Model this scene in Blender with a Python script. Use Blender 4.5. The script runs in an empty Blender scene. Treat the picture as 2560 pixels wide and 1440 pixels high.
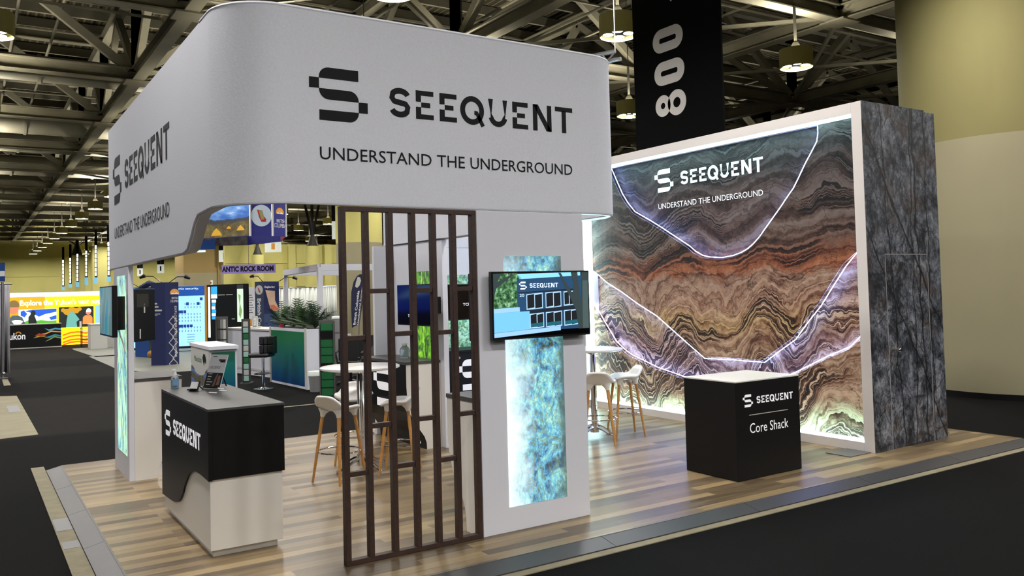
import bpy, math, random
from mathutils import Vector
from mathutils.geometry import tessellate_polygon
random.seed(7)
sc = bpy.context.scene
COL = sc.collection
V = Vector

# ------------------------------------------------------------------ camera
FPX, PCX, PCY = 2101.0, 1276.0, 641.5          # focal length and principal point in a 2560x1440 frame
YAW, PITCH, ROLL, EYE = 0.5752, 0.0377, -0.02555, 1.88
fwd = V((math.sin(YAW)*math.cos(PITCH), math.cos(YAW)*math.cos(PITCH), math.sin(PITCH)))
r0 = V((math.cos(YAW), -math.sin(YAW), 0)); u0 = r0.cross(fwd)
RX = r0*math.cos(ROLL) + u0*math.sin(ROLL); UX = u0*math.cos(ROLL) - r0*math.sin(ROLL)
CAM = V((0, 0, EYE))
cd = bpy.data.cameras.new('camera'); co = bpy.data.objects.new('camera', cd); COL.objects.link(co)
from mathutils import Matrix
m3 = Matrix((RX, UX, -fwd)).transposed()
co.matrix_world = Matrix.Translation(CAM) @ m3.to_4x4()
cd.sensor_width = 36; cd.lens = FPX/2560*36
cd.shift_x = (1280-PCX)/2560; cd.shift_y = (PCY-720)/2560
cd.clip_end = 400; cd.clip_start = 0.05
sc.camera = co
def ray(px, py): return RX*((px-PCX)/FPX) - UX*((py-PCY)/FPX) + fwd
def P3(px, py, d): return CAM + ray(px, py)*d             # point seen at a pixel, at true depth d
def at(px, py, **k):                                       # point seen at a pixel, on a plane of the place
    (a, v), = k.items(); i = 'xyz'.index(a); r = ray(px, py)
    return CAM + r*((v-CAM[i])/r[i])
# ------------------------------------------------------------------ world, exposure
w = bpy.data.worlds.new('hall_air'); sc.world = w; w.use_nodes = True
w.node_tree.nodes['Background'].inputs[0].default_value = (0.9, 0.95, 0.8, 1)
w.node_tree.nodes['Background'].inputs[1].default_value = 0.035
vs = sc.view_settings
vs.view_transform = 'Standard'; vs.look = 'None'; vs.exposure = 0.68; vs.gamma = 1.0; vs.use_curve_mapping = False
LAMP_POWER = 330.0
# ------------------------------------------------------------------ materials
def lin(c): return tuple(((x/255)/12.92 if x/255 <= .04045 else ((x/255+.055)/1.055)**2.4) for x in c)
def mat(name, rgb, rough=.5, metal=0., emit=0., spec=.5, noise=0., nscale=8., bump=0., trans=0., emrgb=None):
    m = bpy.data.materials.new(name); m.use_nodes = True
    nt = m.node_tree; b = nt.nodes['Principled BSDF']; c = lin(rgb)
    b.inputs['Base Color'].default_value = (*c, 1); b.inputs['Roughness'].default_value = rough
    b.inputs['Metallic'].default_value = metal; b.inputs['Specular IOR Level'].default_value = spec
    b.inputs['Transmission Weight'].default_value = trans
    if emit:
        b.inputs['Emission Color'].default_value = (*(lin(emrgb) if emrgb else c), 1); b.inputs['Emission Strength'].default_value = emit
    if noise or bump:
        tc = nt.nodes.new('ShaderNodeTexCoord'); n = nt.nodes.new('ShaderNodeTexNoise')
        n.inputs['Scale'].default_value = nscale; n.inputs['Detail'].default_value = 5
        nt.links.new(tc.outputs['Object'], n.inputs['Vector'])
        if noise:
            r = nt.nodes.new('ShaderNodeValToRGB'); e = r.color_ramp.elements
            e[0].position = .3; e[1].position = .7
            e[0].color = (*[max(0, x*(1-noise)) for x in c], 1); e[1].color = (*[min(1, x*(1+noise)) for x in c], 1)
            nt.links.new(n.outputs['Fac'], r.inputs['Fac']); nt.links.new(r.outputs['Color'], b.inputs['Base Color'])
        if bump:
            bp = nt.nodes.new('ShaderNodeBump'); bp.inputs['Strength'].default_value = bump; bp.inputs['Distance'].default_value = .02
            nt.links.new(n.outputs['Fac'], bp.inputs['Height']); nt.links.new(bp.outputs['Normal'], b.inputs['Normal'])
    return m
class NT:                                                   # small node-graph helper
    def __init__(s, name):
        s.m = bpy.data.materials.new(name); s.m.use_nodes = True; s.t = s.m.node_tree
        s.b = s.t.nodes['Principled BSDF']; s.tc = s.t.nodes.new('ShaderNodeTexCoord')
    def put(s, inp, v):
        if hasattr(v, 'is_output'): s.t.links.new(v, inp)
        elif v is not None:
            try: inp.default_value = v
            except Exception: inp.default_value = (*v, 1)
    def obj(s): return s.tc.outputs['Object']
    def mapping(s, v, scale=(1, 1, 1), rot=(0, 0, 0), loc=(0, 0, 0)):
        n = s.t.nodes.new('ShaderNodeMapping'); s.put(n.inputs['Vector'], v)
        n.inputs['Scale'].default_value = scale; n.inputs['Rotation'].default_value = rot; n.inputs['Location'].default_value = loc
        return n.outputs[0]
    def noise(s, v, scale, detail=3, rough=.5, dist=0., d1=None):
        n = s.t.nodes.new('ShaderNodeTexNoise')
        if d1 is not None: n.noise_dimensions = '1D'; s.put(n.inputs['W'], d1)
        else: s.put(n.inputs['Vector'], v)
        n.inputs['Scale'].default_value = scale; n.inputs['Detail'].default_value = detail
        n.inputs['Roughness'].default_value = rough; n.inputs['Distortion'].default_value = dist
        return n.outputs['Fac']
    def vor(s, v, scale, feature='DISTANCE_TO_EDGE'):
        n = s.t.nodes.new('ShaderNodeTexVoronoi'); n.feature = feature; s.put(n.inputs['Vector'], v); n.inputs['Scale'].default_value = scale
        return n.outputs['Distance'] if feature != 'F1c' else n.outputs['Color']
    def math(s, op, a, b=0., c=0.):
        n = s.t.nodes.new('ShaderNodeMath'); n.operation = op
        for i, v in enumerate((a, b, c)): s.put(n.inputs[i], v)
        return n.outputs[0]
    def sep(s, v):
        n = s.t.nodes.new('ShaderNodeSeparateXYZ'); s.put(n.inputs[0], v); return n.outputs
    def comb(s, x, y, z):
        n = s.t.nodes.new('ShaderNodeCombineXYZ')
        for i, v in enumerate((x, y, z)): s.put(n.inputs[i], v)
        return n.outputs[0]
    def ramp(s, f, stops, interp='LINEAR'):
        n = s.t.nodes.new('ShaderNodeValToRGB'); s.put(n.inputs['Fac'], f); cr = n.color_ramp; cr.interpolation = interp
        while len(cr.elements) < len(stops): cr.elements.new(.5)
        for e, (p, c) in zip(cr.elements, stops):
            e.position = p; e.color = (*lin(c), 1) if not isinstance(c, (int, float)) else (c, c, c, 1)
        return n.outputs['Color']
    def mix(s, f, a, b, mode='MIX'):
        n = s.t.nodes.new('ShaderNodeMix'); n.data_type = 'RGBA'; n.blend_type = mode
        s.put(n.inputs['Factor'], f); s.put(n.inputs['A'] if False else n.inputs[6], a); s.put(n.inputs[7], b)
        return n.outputs[2]
    def rng(s, v, a, b, c, d):
        n = s.t.nodes.new('ShaderNodeMapRange'); s.put(n.inputs[0], v)
        for i, x in enumerate((a, b, c, d)): n.inputs[i+1].default_value = x
        return n.outputs[0]
    def bump(s, h, st=.3, dist=.02):
        n = s.t.nodes.new('ShaderNodeBump'); s.put(n.inputs['Height'], h); n.inputs['Strength'].default_value = st; n.inputs['Distance'].default_value = dist
        s.t.links.new(n.outputs[0], s.b.inputs['Normal'])
    def out(s, col, rough=.5, emit=0., spec=.5, base=None):
        s.put(s.b.inputs['Base Color'], base if base is not None else col); s.put(s.b.inputs['Roughness'], rough); s.b.inputs['Specular IOR Level'].default_value = spec
        if emit: s.put(s.b.inputs['Emission Color'], col); s.b.inputs['Emission Strength'].default_value = emit
        return s.m
M = {}
def mm(k, *a, **kw): M[k] = mat(k, *a, **kw); return M[k]
mm('fabric_white', (220, 223, 231), .85, spec=.2, noise=.03, nscale=60, bump=.06)
mm('panel_white', (218, 220, 228), .6, spec=.3)
mm('laminate_white', (226, 223, 214), .4)
mm('frame_white', (222, 216, 210), .5)
mm('matte_black', (9, 9, 10), .5, spec=.3)
mm('top_grey', (72, 72, 72), .45)
mm('ink', (16, 16, 20), .6, spec=.2)
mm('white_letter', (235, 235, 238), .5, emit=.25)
mm('dark_wood', (56, 37, 28), .55, noise=.3, nscale=30)
mm('chrome', (225, 225, 228), .08, 1.)
mm('steel', (170, 172, 172), .3, .9)
mm('seat_white', (232, 230, 226), .22)
mm('oak', (186, 134, 70), .5, noise=.15, nscale=25)
mm('ramp', (58, 58, 59), .45, noise=.06, nscale=3)
mm('strip_concrete', (128, 120, 96), .8, noise=.14, nscale=9)
mm('tape', (140, 134, 112), .7)
mm('metal_grey', (118, 117, 114), .4, .6)
mm('ceil_steel', (112, 108, 92), .7, spec=.2, noise=.12, nscale=1.5)
mm('duct', (128, 124, 108), .6, .2)
mm('yellow_wall', (206, 199, 122), .8, spec=.15, noise=.03, nscale=.6)
mm('beige_wall', (158, 151, 122), .8, spec=.15, noise=.04, nscale=.6)
mm('column_yellow', (138, 131, 88), .8, spec=.15, noise=.03, nscale=.6)
mm('tan_wall', (158, 136, 90), .8, spec=.15)
mm('lamp_shell', (172, 166, 96), .5)
mm('lamp_dark', (40, 38, 30), .6)
mm('lamp_glow', (255, 250, 247), .5, emit=LAMP_POWER)
mm('added_uplight', (255, 248, 232), .5, emit=190.)
mm('led', (196, 246, 250), .5, emit=8.0)
mm('led_edge', (140, 172, 255), .5, emit=55.0)
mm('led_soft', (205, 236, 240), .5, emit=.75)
mm('screen_black', (8, 9, 10), .08)
mm('tv_shell', (10, 10, 11), .35)
mm('black_fabric', (16, 16, 16), .8)
mm('black_leather', (20, 19, 19), .38, bump=.1, nscale=60)
mm('teal', (12, 110, 112), .4)
mm('navy', (22, 34, 82), .7)
mm('navy_dark', (16, 24, 60), .6)
mm('royal', (38, 42, 128), .7)
mm('blue', (18, 66, 136), .7)
mm('curtain', (222, 225, 218), .9)
mm('drape', (150, 148, 152), .9)
mm('pale_grey', (196, 196, 190), .6)
mm('mid_grey', (130, 130, 130), .6)
mm('paper', (225, 226, 230), .7)
mm('white_print', (235, 235, 235), .6)
mm('green_print', (22, 108, 58), .6)
mm('mint_print', (160, 200, 190), .6)
mm('orange_print', (230, 160, 50), .6)
mm('red_print', (178, 40, 40), .6)
mm('leaf', (52, 84, 36), .5, noise=.3, nscale=20)
mm('leaf_dark', (32, 58, 28), .5)
mm('clear_plastic', (210, 225, 232), .1, trans=.85)
mm('concrete', (134, 128, 104), .85, noise=.12, nscale=2.5)
mm('platform_grey', (118, 120, 108), .6, noise=.1, nscale=3)
mm('sign_white', (225, 232, 222), .6, emit=.12)
mm('sign_black', (12, 12, 13), .8, spec=.1)
mm('numeral', (250, 247, 240), .6)
mm('red_sign', (120, 18, 26), .6)
# fabric lit from inside, screens: things that give off light
def em(k, rgb, e=1.): M[k] = mat(k, rgb, .5, emit=e); return M[k]
em('yk_orange', (214, 142, 20), .9); em('yk_yellow', (250, 205, 10), 1.1); em('yk_white', (250, 245, 230), 1.); em('yk_header', (205, 225, 225), .7)
em('yk_sky', (120, 165, 215), .9); em('yk_cloud', (225, 232, 240), .9); em('yk_green', (70, 150, 30), .9); em('yk_dark', (30, 36, 34), .5); em('yk_leaf', (170, 125, 20), .8)
em('yk_skin', (190, 120, 90), .7); em('yk_hat', (120, 100, 60), .6); em('yk_grey', (70, 84, 88), .7); em('yk_teal', (90, 150, 140), .8); em('yk_red', (225, 90, 20), 1.); em('yk_vest', (225, 120, 60), .9); em('yk_helmet', (200, 235, 250), 1.)
em('cal_blue', (140, 195, 232), .85); em('cal_head', (18, 70, 146), .6); em('cal_sq', (14, 52, 128), .6); em('cal_mark', (95, 140, 178), .6)
em('scr_sky', (120, 190, 240), .75); em('scr_navy', (22, 62, 96), .6); em('scr_navy_dark', (10, 24, 40), .6); em('scr_glass', (6, 16, 24), .5); em('scr_frame', (150, 185, 215), .7); em('scr_teal', (10, 85, 100), .6)
em('scr_white', (205, 228, 250), .9); em('scr_panel', (98, 165, 222), .8); em('scr_panel_light', (130, 170, 225), .8); em('scr_trunk', (42, 56, 58), .55); em('scr_trunk_light', (66, 84, 84), .5)
em('disp_blue', (40, 140, 215), .8); em('disp_white', (220, 240, 250), .8); em('disp_map', (190, 215, 190), .6)
em('strip_light', (255, 250, 225), 3.0); em('tag_blue', (110, 175, 205), .4); em('sign_glow', (200, 245, 250), 1.2)
def text_soft():
    n = NT('screen_foliage'); f = n.noise(n.obj(), 26, 4, .7)
    return n.out(n.ramp(f, [(.35, (10, 26, 20)), (.5, (60, 104, 66)), (.62, (120, 168, 120)), (.72, (190, 225, 235))]), .3, .6)
M['scr_foliage'] = text_soft()
def wood():
    n = NT('plank_floor'); v = n.obj()
    br = n.t.nodes.new('ShaderNodeTexBrick'); n.put(br.inputs['Vector'], v)
    br.offset = .37; br.squash = 1; br.inputs['Scale'].default_value = 1
    br.inputs['Color1'].default_value = (0, 0, 0, 1); br.inputs['Color2'].default_value = (1, 1, 1, 1); br.inputs['Mortar'].default_value = (.3, .3, .3, 1)
    br.inputs['Mortar Size'].default_value = .0012; br.inputs['Mortar Smooth'].default_value = 0
    br.inputs['Brick Width'].default_value = 1.25; br.inputs['Row Height'].default_value = .105
    tone = br.outputs['Color']
    grain = n.noise(n.mapping(v, (1.1, 22, 1)), 1.6, 5, .6, .4)
    fine = n.noise(n.mapping(v, (3, 90, 1)), 1.5, 3, .6)
    f = n.math('ADD', n.math('MULTIPLY', tone, .46), n.math('ADD', n.math('MULTIPLY', grain, .62), n.math('MULTIPLY', fine, .14)))
    col = n.ramp(f, [(.22, (62, 52, 40)), (.42, (92, 78, 58)), (.58, (120, 102, 75)), (.76, (146, 126, 92)), (.95, (172, 150, 112))])
    return n.out(col, n.rng(grain, .3, .7, .3, .42))
M['wood'] = wood()
def carpet():
    n = NT('carpet'); v = n.obj(); x, y, z = n.sep(v)
    band = n.ramp(n.rng(n.math('ADD', y, n.math('MULTIPLY', n.noise(v, 1.2, 2), .3)), 0, 50, 0, 1), [(0, .0), (.275, .0), (.279, 1.), (.385, 1.), (.39, .1), (.462, .15), (.468, .9), (.55, .9), (.556, .25), (.618, .3), (.625, .8), (1, .8)])
    left = n.rng(n.math('SUBTRACT', x, n.math('MULTIPLY', y, .12)), .3, 1.5, 1, 0)
    wear = n.noise(n.mapping(v, (.8, 2.2, 1)), 1.1, 5, .65)
    fz = n.noise(v, 160, 2)
    f = n.math('ADD', n.math('MULTIPLY', n.math('MULTIPLY', band, left), .5), n.math('ADD', n.math('MULTIPLY', wear, .28), n.math('MULTIPLY', fz, .12)))
    col = n.ramp(f, [(.05, (4, 4, 3)), (.3, (10, 10, 9)), (.5, (22, 21, 19)), (.85, (33, 31, 28))])
    n.bump(fz, .4, .01)
    return n.out(col, .95, spec=.1)
M['carpet'] = carpet()
def strata():
    n = NT('rock_strata_print'); v = n.obj(); x, y, z = n.sep(v)
    p = n.comb(0., y, z)
    w1 = n.noise(n.mapping(p, (1, .8, .3), loc=(0, 3.1, 1.7)), .8, 2, .5)
    w2 = n.noise(n.mapping(p, (1, .9, .6), loc=(0, 7.3, 2.2)), 1.7, 3, .55)
    w3 = n.noise(p, 9, 4, .6)
    amp = n.ramp(n.rng(z, 0, 3.9, 0, 1), [(0, 1.), (.4, .85), (.52, .32), (.62, .35), (1, .5)])
    fold = n.math('MULTIPLY', n.math('ADD', n.math('MULTIPLY', n.math('SUBTRACT', w1, .5), 2.6), n.math('MULTIPLY', n.math('SUBTRACT', w2, .5), .9)), amp)
    h = n.math('ADD', n.math('ADD', z, fold), n.math('MULTIPLY', n.math('SUBTRACT', w3, .5), .1))
    slope = n.math('ADD', h, n.math('MULTIPLY', y, .07))
    b1 = n.noise(None, 1, 5, .72, d1=n.math('MULTIPLY', slope, 5.5))
    b2 = n.noise(None, 1, 3, .8, d1=n.math('MULTIPLY', slope, 24.))
    plain = n.rng(n.math('ADD', n.noise(n.mapping(n.comb(0., n.math('MULTIPLY', y, .45), h), (1, 1, 1.5)), 1.25, 2, .5), n.math('MULTIPLY', n.math('SUBTRACT', w3, .5), .06)), .455, .505, 0., 1.)
    rough_ = n.math('SUBTRACT', n.noise(p, 11, 7, .78), .5)
    tone = n.math('ADD', n.math('MULTIPLY', b1, .75), n.math('MULTIPLY', n.math('MULTIPLY', n.math('SUBTRACT', b2, .5), 1.5), n.math('SUBTRACT', 1.02, plain)))
    tone = n.math('ADD', n.math('ADD', tone, n.math('MULTIPLY', plain, .13)), n.math('MULTIPLY', rough_, .42))
    tonec = n.ramp(tone, [(.2, (36, 24, 20)), (.36, (96, 66, 54)), (.46, (168, 142, 128)), (.56, (218, 204, 192)), (.7, (250, 244, 234))])
    lowf = n.noise(p, 2.6, 3)
    hz = n.math('ADD', n.rng(n.math('ADD', z, n.math('MULTIPLY', fold, .28)), 0, 3.9, 0, 1), n.math('MULTIPLY', n.math('SUBTRACT', lowf, .5), .09))
    col = n.ramp(hz, [(.0, (205, 228, 205)), (.07, (214, 222, 190)), (.12, (200, 168, 146)), (.2, (208, 186, 166)), (.3, (196, 168, 148)), (.36, (204, 182, 138)), (.42, (186, 160, 142)), (.5, (172, 150, 136)), (.53, (172, 116, 84)), (.57, (140, 96, 74)), (.61, (118, 104, 98)), (.72, (100, 90, 90)), (.86, (76, 72, 76)), (1, (64, 66, 72))])
    c = n.mix(1., col, tonec, 'MULTIPLY')
    v1 = n.vor(n.mapping(n.comb(0., n.math('ADD', y, n.math('MULTIPLY', w3, .5)), h), (1, 1, 2.6)), 1.6)
    crk = n.rng(v1, .0, .022, .3, 1.)
    c = n.mix(plain, c, n.mix(1., c, n.comb(crk, crk, crk), 'MULTIPLY'))
    n.bump(tone, .25, .03)
    return n.out(c, .55, emit=.13, spec=.25)
M['strata'] = strata()
def rockwall():
    n = NT('dark_rock_print'); v = n.obj(); x, y, z = n.sep(v)
    a = n.noise(n.mapping(v, (1, 1, .8)), 3.2, 9, .74, .6)
    b = n.noise(n.mapping(v, (1.7, 1, 1.1)), 7.5, 8, .78, .6)
    f = n.math('ADD', n.math('MULTIPLY', a, .6), n.math('MULTIPLY', b, .45))
    c = n.ramp(f, [(.4, (12, 14, 17)), (.48, (46, 50, 57)), (.55, (98, 103, 111)), (.65, (158, 161, 168))])
    br = n.rng(n.noise(v, 1.8, 5, .7), .53, .66, 0, .75)
    c = n.mix(br, c, lin((78, 58, 38)))
    # long leaning cracks and stem-like seams
    wob = n.math('MULTIPLY', n.math('SUBTRACT', n.noise(v, 2.0, 4, .6), .5), .5)
    for (sx, sz, off, th) in ((1., .62, 1.45, .018), (1., .62, .72, .014), (1., .02, .26, .016), (1., -.03, .04, .011), (1., .06, -.2, .01), (1., .0, .42, .012)):
        d = n.math('ABSOLUTE', n.math('SUBTRACT', n.math('ADD', n.math('ADD', n.math('MULTIPLY', x, sx), n.math('MULTIPLY', z, sz)), n.math('MULTIPLY', wob, .45)), off))
        k = n.rng(d, th*.4, th*1.6, .12, 1.)
        c = n.mix(1., c, n.comb(k, k, k), 'MULTIPLY')
    cr = n.rng(n.vor(n.mapping(n.comb(n.math('ADD', x, wob), y, z), (2.4, 1, 1.)), 1.5), 0, .03, .3, 1)
    c = n.mix(1., c, n.comb(cr, cr, cr), 'MULTIPLY')
    c2 = n.rng(n.vor(n.mapping(n.comb(n.math('ADD', x, n.math('MULTIPLY', n.noise(v, 6, 4, .7), .22)), y, n.math('ADD', z, n.math('MULTIPLY', n.noise(v, 5, 4, .7), .2))), (1.25, 1, 1.)), 8), 0, .05, .42, 1)
    c = n.mix(1., c, n.comb(c2, c2, c2), 'MULTIPLY')
    n.bump(f, .3, .03)
    return n.out(c, .45)
M['rockwall'] = rockwall()
def mineral(k, stops, sc1, sc2, stretch, em_, vein=None, bright=None):
    n = NT(k); v = n.mapping(n.obj(), stretch)
    a = n.noise(v, sc1, 6, .7, 1.2); b = n.noise(v, sc2, 5, .7, .8)
    f = n.math('ADD', n.math('MULTIPLY', a, .6), n.math('MULTIPLY', b, .4))
    c = n.ramp(f, stops)
    if vein:
        d = n.math('ABSOLUTE', n.math('SUBTRACT', n.noise(v, sc1*1.1, 4, .6, 2.), .5))
        c = n.mix(n.rng(d, .0, .03, .75, 0.), c, lin(vein))
    if bright: c = bright(n, c)
    return n.out(c, .4, emit=em_, base=(.1, .1, .1, 1))
def pillar_glow(n, c):
    x, y, z = n.sep(n.obj())
    g = n.math('ADD', n.math('MULTIPLY', x, -1.7), n.math('MULTIPLY', n.math('SUBTRACT', n.noise(n.obj(), 3.5, 5, .65), .5), .9))
    k = n.rng(g, .02, .5, 0., 1.)
    kz = n.math('MULTIPLY', k, n.rng(z, .9, 1.5, 1., .35))
    c = n.mix(kz, c, lin((232, 252, 252)))
    dk = n.rng(n.math('ADD', x, n.math('MULTIPLY', n.noise(n.obj(), 9, 4), .2)), .28, .36, 0, .8)
    c = n.mix(dk, c, lin((40, 62, 50)))
    top = n.rng(z, 1.9, 2.02, 0, .78)
    return n.mix(top, c, lin((24, 44, 44)))
M['mineral_blue'] = mineral('blue_mineral_print', [(.37, (14, 34, 38)), (.43, (40, 92, 130)), (.49, (84, 160, 190)), (.55, (128, 200, 200)), (.64, (196, 232, 214))], 6, 24, (1, 1, .7), .85, (112, 124, 14), pillar_glow)
M['mineral_river'] = mineral('river_mineral_print', [(.39, (14, 40, 66)), (.45, (58, 120, 170)), (.48, (130, 200, 190)), (.55, (176, 220, 190)), (.63, (206, 232, 226))], 9, 22, (1, 1, .3), .9, (205, 208, 50))
M['leaf_print'] = mineral('green_leaf_print', [(.4, (6, 16, 4)), (.47, (36, 84, 8)), (.54, (104, 176, 14)), (.62, (176, 222, 40))], 9, 24, (1, 1, .45), .75)
M['crystal_print'] = mineral('crystal_print', [(.4, (10, 34, 40)), (.47, (40, 110, 96)), (.53, (110, 180, 160)), (.6, (190, 232, 226)), (.66, (80, 110, 200))], 13, 30, (1, 1, 1), .75, (150, 190, 40))
def grad_panel():
    n = NT('teal_gradient_print'); x, y, z = n.sep(n.obj())
    g = n.noise(n.obj(), 1.2, 3)
    c = n.ramp(n.math('ADD', z, n.math('MULTIPLY', n.math('SUBTRACT', g, .5), .3)), [(.05, (8, 62, 120)), (.4, (8, 92, 112)), (.75, (16, 112, 100)), (1., (38, 122, 80))])
    return n.out(c, .25)
M['gradient'] = grad_panel()
def curt(k, rgb, fr):
    n = NT(k); x, y, z = n.sep(n.obj())
    wv = n.math('SINE', n.math('ADD', n.math('MULTIPLY', n.math('ADD', x, y), fr), n.math('MULTIPLY', n.noise(n.obj(), .7, 2), 8.)))
    n.bump(wv, .8, .05); return n.out(lin(rgb)+(1,), .9, spec=.1)
M['curtain'] = curt('curtain_cloth', (226, 230, 222), 16.)
M['drape'] = curt('grey_drape_cloth', (168, 166, 170), 30.)
def deck():
    n = NT('corrugated_roof_deck'); x, y, z = n.sep(n.obj())
    wv = n.math('SINE', n.math('MULTIPLY', x, 24.)); n.bump(wv, 1., .06)
    return n.out(n.ramp(wv, [(.2, (52, 48, 36)), (.8, (82, 76, 58))]), .8, spec=.1)
M['deck'] = deck()
def landscape():
    n = NT('mountain_camp_print'); x, y, z = n.sep(n.obj())
    nz = n.noise(n.obj(), .9, 5, .6); ridge = n.math('ADD', z, n.math('MULTIPLY', n.math('SUBTRACT', nz, .5), .5))
    sky = n.ramp(n.noise(n.mapping(n.obj(), (1, 1, 3)), .9, 5, .6), [(.42, (52, 100, 178)), (.55, (110, 155, 210)), (.66, (225, 232, 240))])
    land = n.ramp(n.noise(n.obj(), 3, 5, .7), [(.35, (60, 50, 30)), (.55, (108, 98, 58)), (.7, (146, 130, 84))])
    far = n.mix(n.rng(ridge, .45, .52, 0, 1), land, lin((58, 60, 66)))
    return n.out(n.mix(n.rng(ridge, .6, .63, 0, 1), far, sky), .7)
M['landscape'] = landscape()
M['rock_photo'] = mat('rock_photo', (84, 80, 78), .7, noise=.6, nscale=5)
M['banner_photo'] = mat('banner_photo', (44, 56, 40), .7, noise=.7, nscale=5)

# ------------------------------------------------------------------ mesh builder
def root_loc(o):
    p = V((0, 0, 0))
    while o is not None: p = p + o.location; o = o.parent
    return p
class MB:
    def __init__(s): s.v = []; s.f = []
    def add(s, vs, fs):
        k = len(s.v); s.v += [V(a) for a in vs]; s.f += [[i+k for i in f] for f in fs]; return s
    def box(s, x0, x1, y0, y1, z0, z1):
        return s.add([(x0, y0, z0), (x1, y0, z0), (x1, y1, z0), (x0, y1, z0), (x0, y0, z1), (x1, y0, z1), (x1, y1, z1), (x0, y1, z1)],
                     [(0, 3, 2, 1), (4, 5, 6, 7), (0, 1, 5, 4), (1, 2, 6, 5), (2, 3, 7, 6), (3, 0, 4, 7)])
    def beam(s, a, b, wd, ht, up=V((0, 0, 1))):
        a = V(a); b = V(b); d = (b-a).normalized(); sd = d.cross(up)
        if sd.length < 1e-4: sd = V((1, 0, 0))
        sd.normalize(); u = sd.cross(d); q = []
        for p in (a, b):
            for sx, sz in ((-1, -1), (1, -1), (1, 1), (-1, 1)): q.append(p + sd*(sx*wd/2) + u*(sz*ht/2))
        return s.add(q, [(0, 1, 2, 3), (7, 6, 5, 4), (0, 4, 5, 1), (1, 5, 6, 2), (2, 6, 7, 3), (3, 7, 4, 0)])
    def cyl(s, a, b, r, r2=None, n=16, caps=True):
        a = V(a); b = V(b); r2 = r if r2 is None else r2; d = (b-a).normalized()
        t = V((1, 0, 0)) if abs(d.x) < .9 else V((0, 1, 0)); u = d.cross(t).normalized(); w_ = d.cross(u)
        q = [a + (u*math.cos(2*math.pi*i/n) + w_*math.sin(2*math.pi*i/n))*r for i in range(n)] + [b + (u*math.cos(2*math.pi*i/n) + w_*math.sin(2*math.pi*i/n))*r2 for i in range(n)]
        f = [(i, (i+1) % n, n+(i+1) % n, n+i) for i in range(n)]
        if caps: f += [tuple(range(n-1, -1, -1)), tuple(range(n, 2*n))]
        return s.add(q, f)
    def tube(s, pts, r, n=8, closed=False):
        pts = [V(p) for p in pts]; q = []; m = len(pts); prev = None
        for i, p in enumerate(pts):
            d = ((pts[(i+1) % m] if (closed or i+1 < m) else p) - (pts[i-1] if (closed or i > 0) else p)).normalized()
            t = prev if prev is not None else (V((0, 0, 1)) if abs(d.z) < .9 else V((1, 0, 0)))
            u = (t - d*t.dot(d)).normalized(); prev = u; w_ = d.cross(u)
            rr = r[i] if isinstance(r, (list, tuple)) else r
            q += [p + (u*math.cos(2*math.pi*j/n) + w_*math.sin(2*math.pi*j/n))*rr for j in range(n)]
        f = []
        for i in range(m if closed else m-1):
            a = i*n; b = ((i+1) % m)*n
            f += [(a+j, a+(j+1) % n, b+(j+1) % n, b+j) for j in range(n)]
        if not closed: f += [tuple(range(n-1, -1, -1)), tuple(range((m-1)*n, m*n))]
        return s.add(q, f)
    def lathe(s, c, prof, n=32):
        c = V(c); q = []; f = []
        for (r, z) in prof: q += [c + V((r*math.cos(2*math.pi*i/n), r*math.sin(2*math.pi*i/n), z)) for i in range(n)]
        for k in range(len(prof)-1): f += [(k*n+i, k*n+(i+1) % n, (k+1)*n+(i+1) % n, (k+1)*n+i) for i in range(n)]
        f += [tuple(range(n-1, -1, -1)), tuple(range((len(prof)-1)*n, len(prof)*n))]
        return s.add(q, f)
    def prism(s, fr, pts, t0, t1):
        """polygon drawn on a face, given thickness along the face's outward normal"""
        o, xd, zd, nn = fr; n = len(pts)
        ar = sum(pts[i][0]*pts[(i+1) % n][1]-pts[(i+1) % n][0]*pts[i][1] for i in range(n))
        if ar < 0: pts = pts[::-1]
        q = [o + xd*a + zd*b + nn*t0 for a, b in pts] + [o + xd*a + zd*b + nn*t1 for a, b in pts]
        f = [(i, (i+1) % n, n+(i+1) % n, n+i) for i in range(n)]
        tri = tessellate_polygon([[V((a, b, 0)) for a, b in pts]])
        for t in tri:
            a, b, c = t
            (x0, y0), (x1, y1), (x2, y2) = pts[a], pts[b], pts[c]
            if (x1-x0)*(y2-y0)-(x2-x0)*(y1-y0) < 0: a, b, c = a, c, b
            f += [(n+a, n+b, n+c), (c, b, a)]
        return s.add(q, f)
    def rect(s, fr, x0, x1, z0, z1, t0=0., t1=.002): return s.prism(fr, [(x0, z0), (x1, z0), (x1, z1), (x0, z1)], t0, t1)
    def vprism(s, pts, z0, z1):
        return s.prism((V((0, 0, 0)), V((1, 0, 0)), V((0, 1, 0)), V((0, 0, 1))), pts, z0, z1)
    def ball(s, c, r, n=12, sz=1.):
        return s.lathe(c, [(max(1e-4, r*math.sin(math.pi*i/n)), -r*sz*math.cos(math.pi*i/n)) for i in range(n+1)], n*2)
    def build(s, name, m, parent=None, bevel=0., smooth=False, sub=0, solid=0.):
        off = root_loc(parent) if parent else V((0, 0, 0))
        me = bpy.data.meshes.new(name); me.from_pydata([tuple(p-off) for p in s.v], [], s.f); me.update()
        me.materials.append(M[m] if isinstance(m, str) else m)
        if smooth:
            for p in me.polygons: p.use_smooth = True
            try: me.set_sharp_from_angle(angle=math.radians(38))
            except Exception: pass
        o = bpy.data.objects.new(name, me); COL.objects.link(o); o.parent = parent
        if solid:
            q = o.modifiers.new('solid', 'SOLIDIFY'); q.thickness = solid; q.offset = -1
        if bevel:
            q = o.modifiers.new('bevel', 'BEVEL'); q.width = bevel; q.segments = 2; q.limit_method = 'ANGLE'; q.angle_limit = math.radians(40)
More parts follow.
